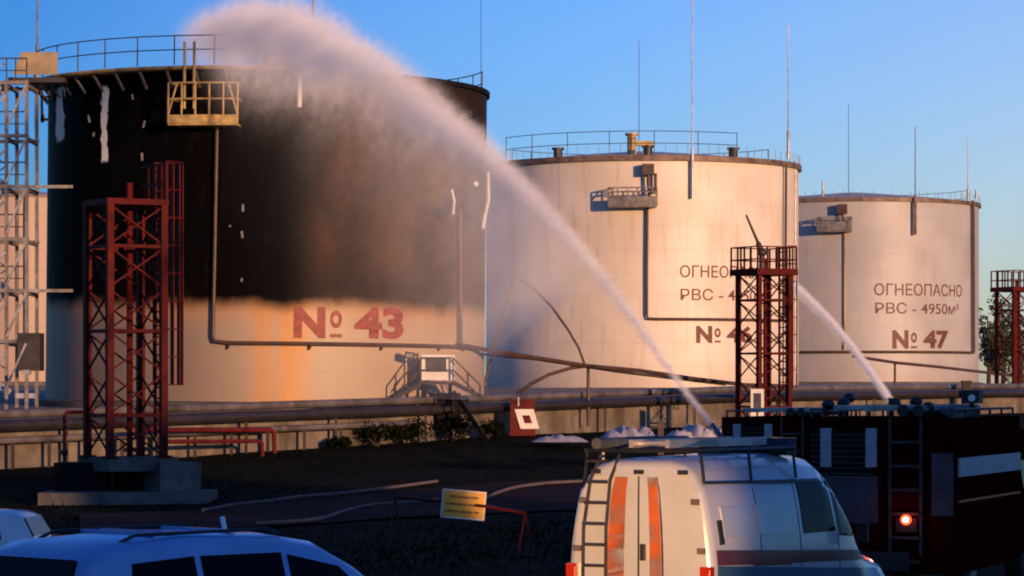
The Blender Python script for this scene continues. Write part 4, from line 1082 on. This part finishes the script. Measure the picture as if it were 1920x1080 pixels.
def spray_domain(name, mt, r0, r1, zc, up, down, half, parent, n=16):
    m = MB(); rings = []
    for i in range(n+1):
        r = r0+(r1-r0)*i/n; c, a, b, h = zc(r), up(r), down(r), half(r)
        rings.append([m.bm.verts.new(p) for p in ((r, -h, c-b), (r, h, c-b), (r, h, c+a), (r, -h, c+a))])
    for a, b in zip(rings, rings[1:]):
        for k in range(4): m.bm.faces.new((a[k], a[(k+1) % 4], b[(k+1) % 4], b[k]))
    m.bm.faces.new(rings[0]); m.bm.faces.new(rings[-1][::-1])
    return m.build(name, mt, parent, 0)
# big jet: a vertical plane from the monitor to the burnt tank's roof
S = P(1336, 796, 59.2); TG = P(400, 60, 142); hd = V(TG.x-S.x, TG.y-S.y, 0); RL = hd.length; ud = hd/RL
jp = [(0, 0)]; JPX = [(1336, 0)]
for px, py in ((1290, 738), (1200, 612), (1100, 478), (1000, 366), (900, 268), (800, 188), (700, 118), (600, 66), (520, 45), (440, 45), (400, 52), (352, 66)):
    k = (px-960)/FPX; r = (S.x-k*S.y)/(k*ud.y-ud.x); Yr = S.y+ud.y*r; jp.append((r, P(px, py, Yr).z-S.z)); JPX.append((px, r))
RL2 = jp[-1][0]; zc = lambda r: interp(r, [a for a, b in jp], [b for a, b in jp])
jet = thing('water_jet', 'big water jet arching over the van into spray on the burnt tank', 'water jet', tuple(S), math.atan2(ud.y, ud.x))
cut = RL2*.24
def sub(pts, r0, r1): return pts
s1p = [(0, .05), (RL2*.06, .11), (RL2*.15, .24), (RL2*.3, .75), (RL2*.5, 1.45), (RL2*.7, 1.8), (RL2*.88, 1.5), (RL2, .7)]
swp = [(0, .05), (RL2*.06, .10), (RL2*.15, .20), (RL2*.3, .4), (RL2*.5, .55), (RL2*.7, .65), (RL2*.88, .7), (RL2, .6)]
a1p = [(0, 9), (RL2*.06, 4.5), (RL2*.15, 1.5), (RL2*.3, .75), (RL2*.5, .62), (RL2*.7, .55), (RL2*.88, .34), (RL2, .03)]
rp = lambda px: interp(-px, [-q[0] for q in JPX], [q[1] for q in JPX])
a2p = [(0, 0), (rp(1200), 0), (rp(1150), .06), (rp(1080), .25), (rp(1000), .34), (rp(900), .24), (rp(800), .15), (rp(700), .07), (rp(620), .036), (rp(575), .03), (rp(540), .012), (rp(440), .004), (RL2, 0)]
lmp = [(0, 3), (rp(1150), 9), (rp(1060), 15), (rp(970), 12), (rp(900), 5.5), (rp(800), 4.6), (rp(700), 4.4), (rp(600), 4), (RL2, 3)]
ip = lambda q: (lambda r: interp(r, [a for a, b in q], [b for a, b in q]))
mA = spray_mat('water_spray', RL2, 22, jp, s1p, swp, a1p, a2p, lmp, 1.0, .18)
mB = spray_mat('water_stream', RL2, 22, jp, s1p, swp, a1p, a2p, lmp, 1.0, .035, nscale=1.2)
spray_domain('stream', mB, .05, cut, zc, lambda r: ip(s1p)(r)*2.6, lambda r: ip(s1p)(r)*2.6+max(0, r-RL2*.1)*.35, lambda r: ip(swp)(r)*2.2, jet, 14)
spray_domain('spray', mA, cut+.002, RL2+1.5, zc, lambda r: ip(s1p)(min(r, RL2))*2.4, lambda r: max(4.5, min(zc(r)+S.z-3.2, 16)) if r < RL2*.85 else 4.0, lambda r: ip(swp)(min(r, RL2))*2.1, jet, 30)
# thin second jet
S2 = P(1666, 746, 100); T2 = P(1488, 533, 168); hd2 = V(T2.x-S2.x, T2.y-S2.y, 0); r2 = hd2.length; u2 = hd2/r2
j2 = [(0, 0)]
for px, py in ((1640, 706), (1600, 652), (1560, 603), (1530, 572), (1505, 548), (1488, 533)):
    k = (px-960)/FPX; r = (S2.x-k*S2.y)/(k*u2.y-u2.x); j2.append((r, P(px, py, S2.y+u2.y*r).z-S2.z))
jt2 = thing('water_jet', 'thin white water jet rising before the farthest tank', 'water jet', tuple(S2), math.atan2(u2.y, u2.x))
zc2 = lambda r: interp(r, [a for a, b in j2], [b for a, b in j2])
s2 = [(0, .1), (r2*.5, .16), (r2, .26)]; w2 = [(0, .1), (r2*.5, .12), (r2, .2)]; A_2 = [(0, 6), (r2*.5, 3), (r2, 1.2)]
m2 = spray_mat('thin_stream', r2, 10, j2, s2, w2, A_2, None, None, 1.0, .02, nscale=1.0)
spray_domain('stream', m2, .05, r2, zc2, lambda r: ip(s2)(r)*2.3, lambda r: ip(s2)(r)*2.3, lambda r: ip(w2)(r)*2.2, jt2, 14)

# loose drops and torn strands round the jets
dt = NT('water_drops'); dt.t.nodes.remove(dt.b); d1 = dt.n('ShaderNodeBsdfDiffuse'); d2 = dt.n('ShaderNodeBsdfTranslucent'); d3 = dt.n('ShaderNodeMixShader')
for q_ in (d1, d2): q_.inputs[0].default_value = (.95, .95, .95, 1)
dt.link(d1.outputs[0], d3.inputs[1]); dt.link(d2.outputs[0], d3.inputs[2]); dt.link(d3.outputs[0], dt.out.inputs[0]); M['drops'] = dt.m
def drops(parent, r0, r1, zf, sf, wf, n, seed, size):
    rng = random.Random(seed); m = MB()
    for _ in range(n):
        r = r0+(r1-r0)*rng.random()**.8; g = rng.gauss(0, 1); sg = sf(r)
        z = zf(r)+(g*sg*.42 if g > 0 else g*sg*.9); y = rng.gauss(0, .6)*wf(r); l = size*rng.uniform(.5, 1.8); k = size*rng.uniform(.12, .3)
        e = zf(min(r+.5, r1))-zf(max(r-.5, r0)); d = V(1, 0, e).normalized()*l+V(0, rng.uniform(-.3, .3), rng.uniform(-.8, .2))*l*.5; p = V(r, y, z)
        a = [m.bm.verts.new(q) for q in (p-d, p+V(0, k, -k), p+V(0, -k, 0), p+V(0, 0, k), p+d)]
        for f in ((0, 1, 2), (0, 2, 3), (0, 3, 1), (4, 2, 1), (4, 3, 2), (4, 1, 3)): m.bm.faces.new([a[i] for i in f])
    o = m.build('droplets', M['drops'], parent, 0); o['kind'] = 'stuff'
drops(jet, RL2*.03, RL2*.93, zc, ip(s1p), ip(swp), 5500, 5, .03)
drops(jt2, .5, r2, zc2, ip(s2), ip(w2), 700, 6, .04)
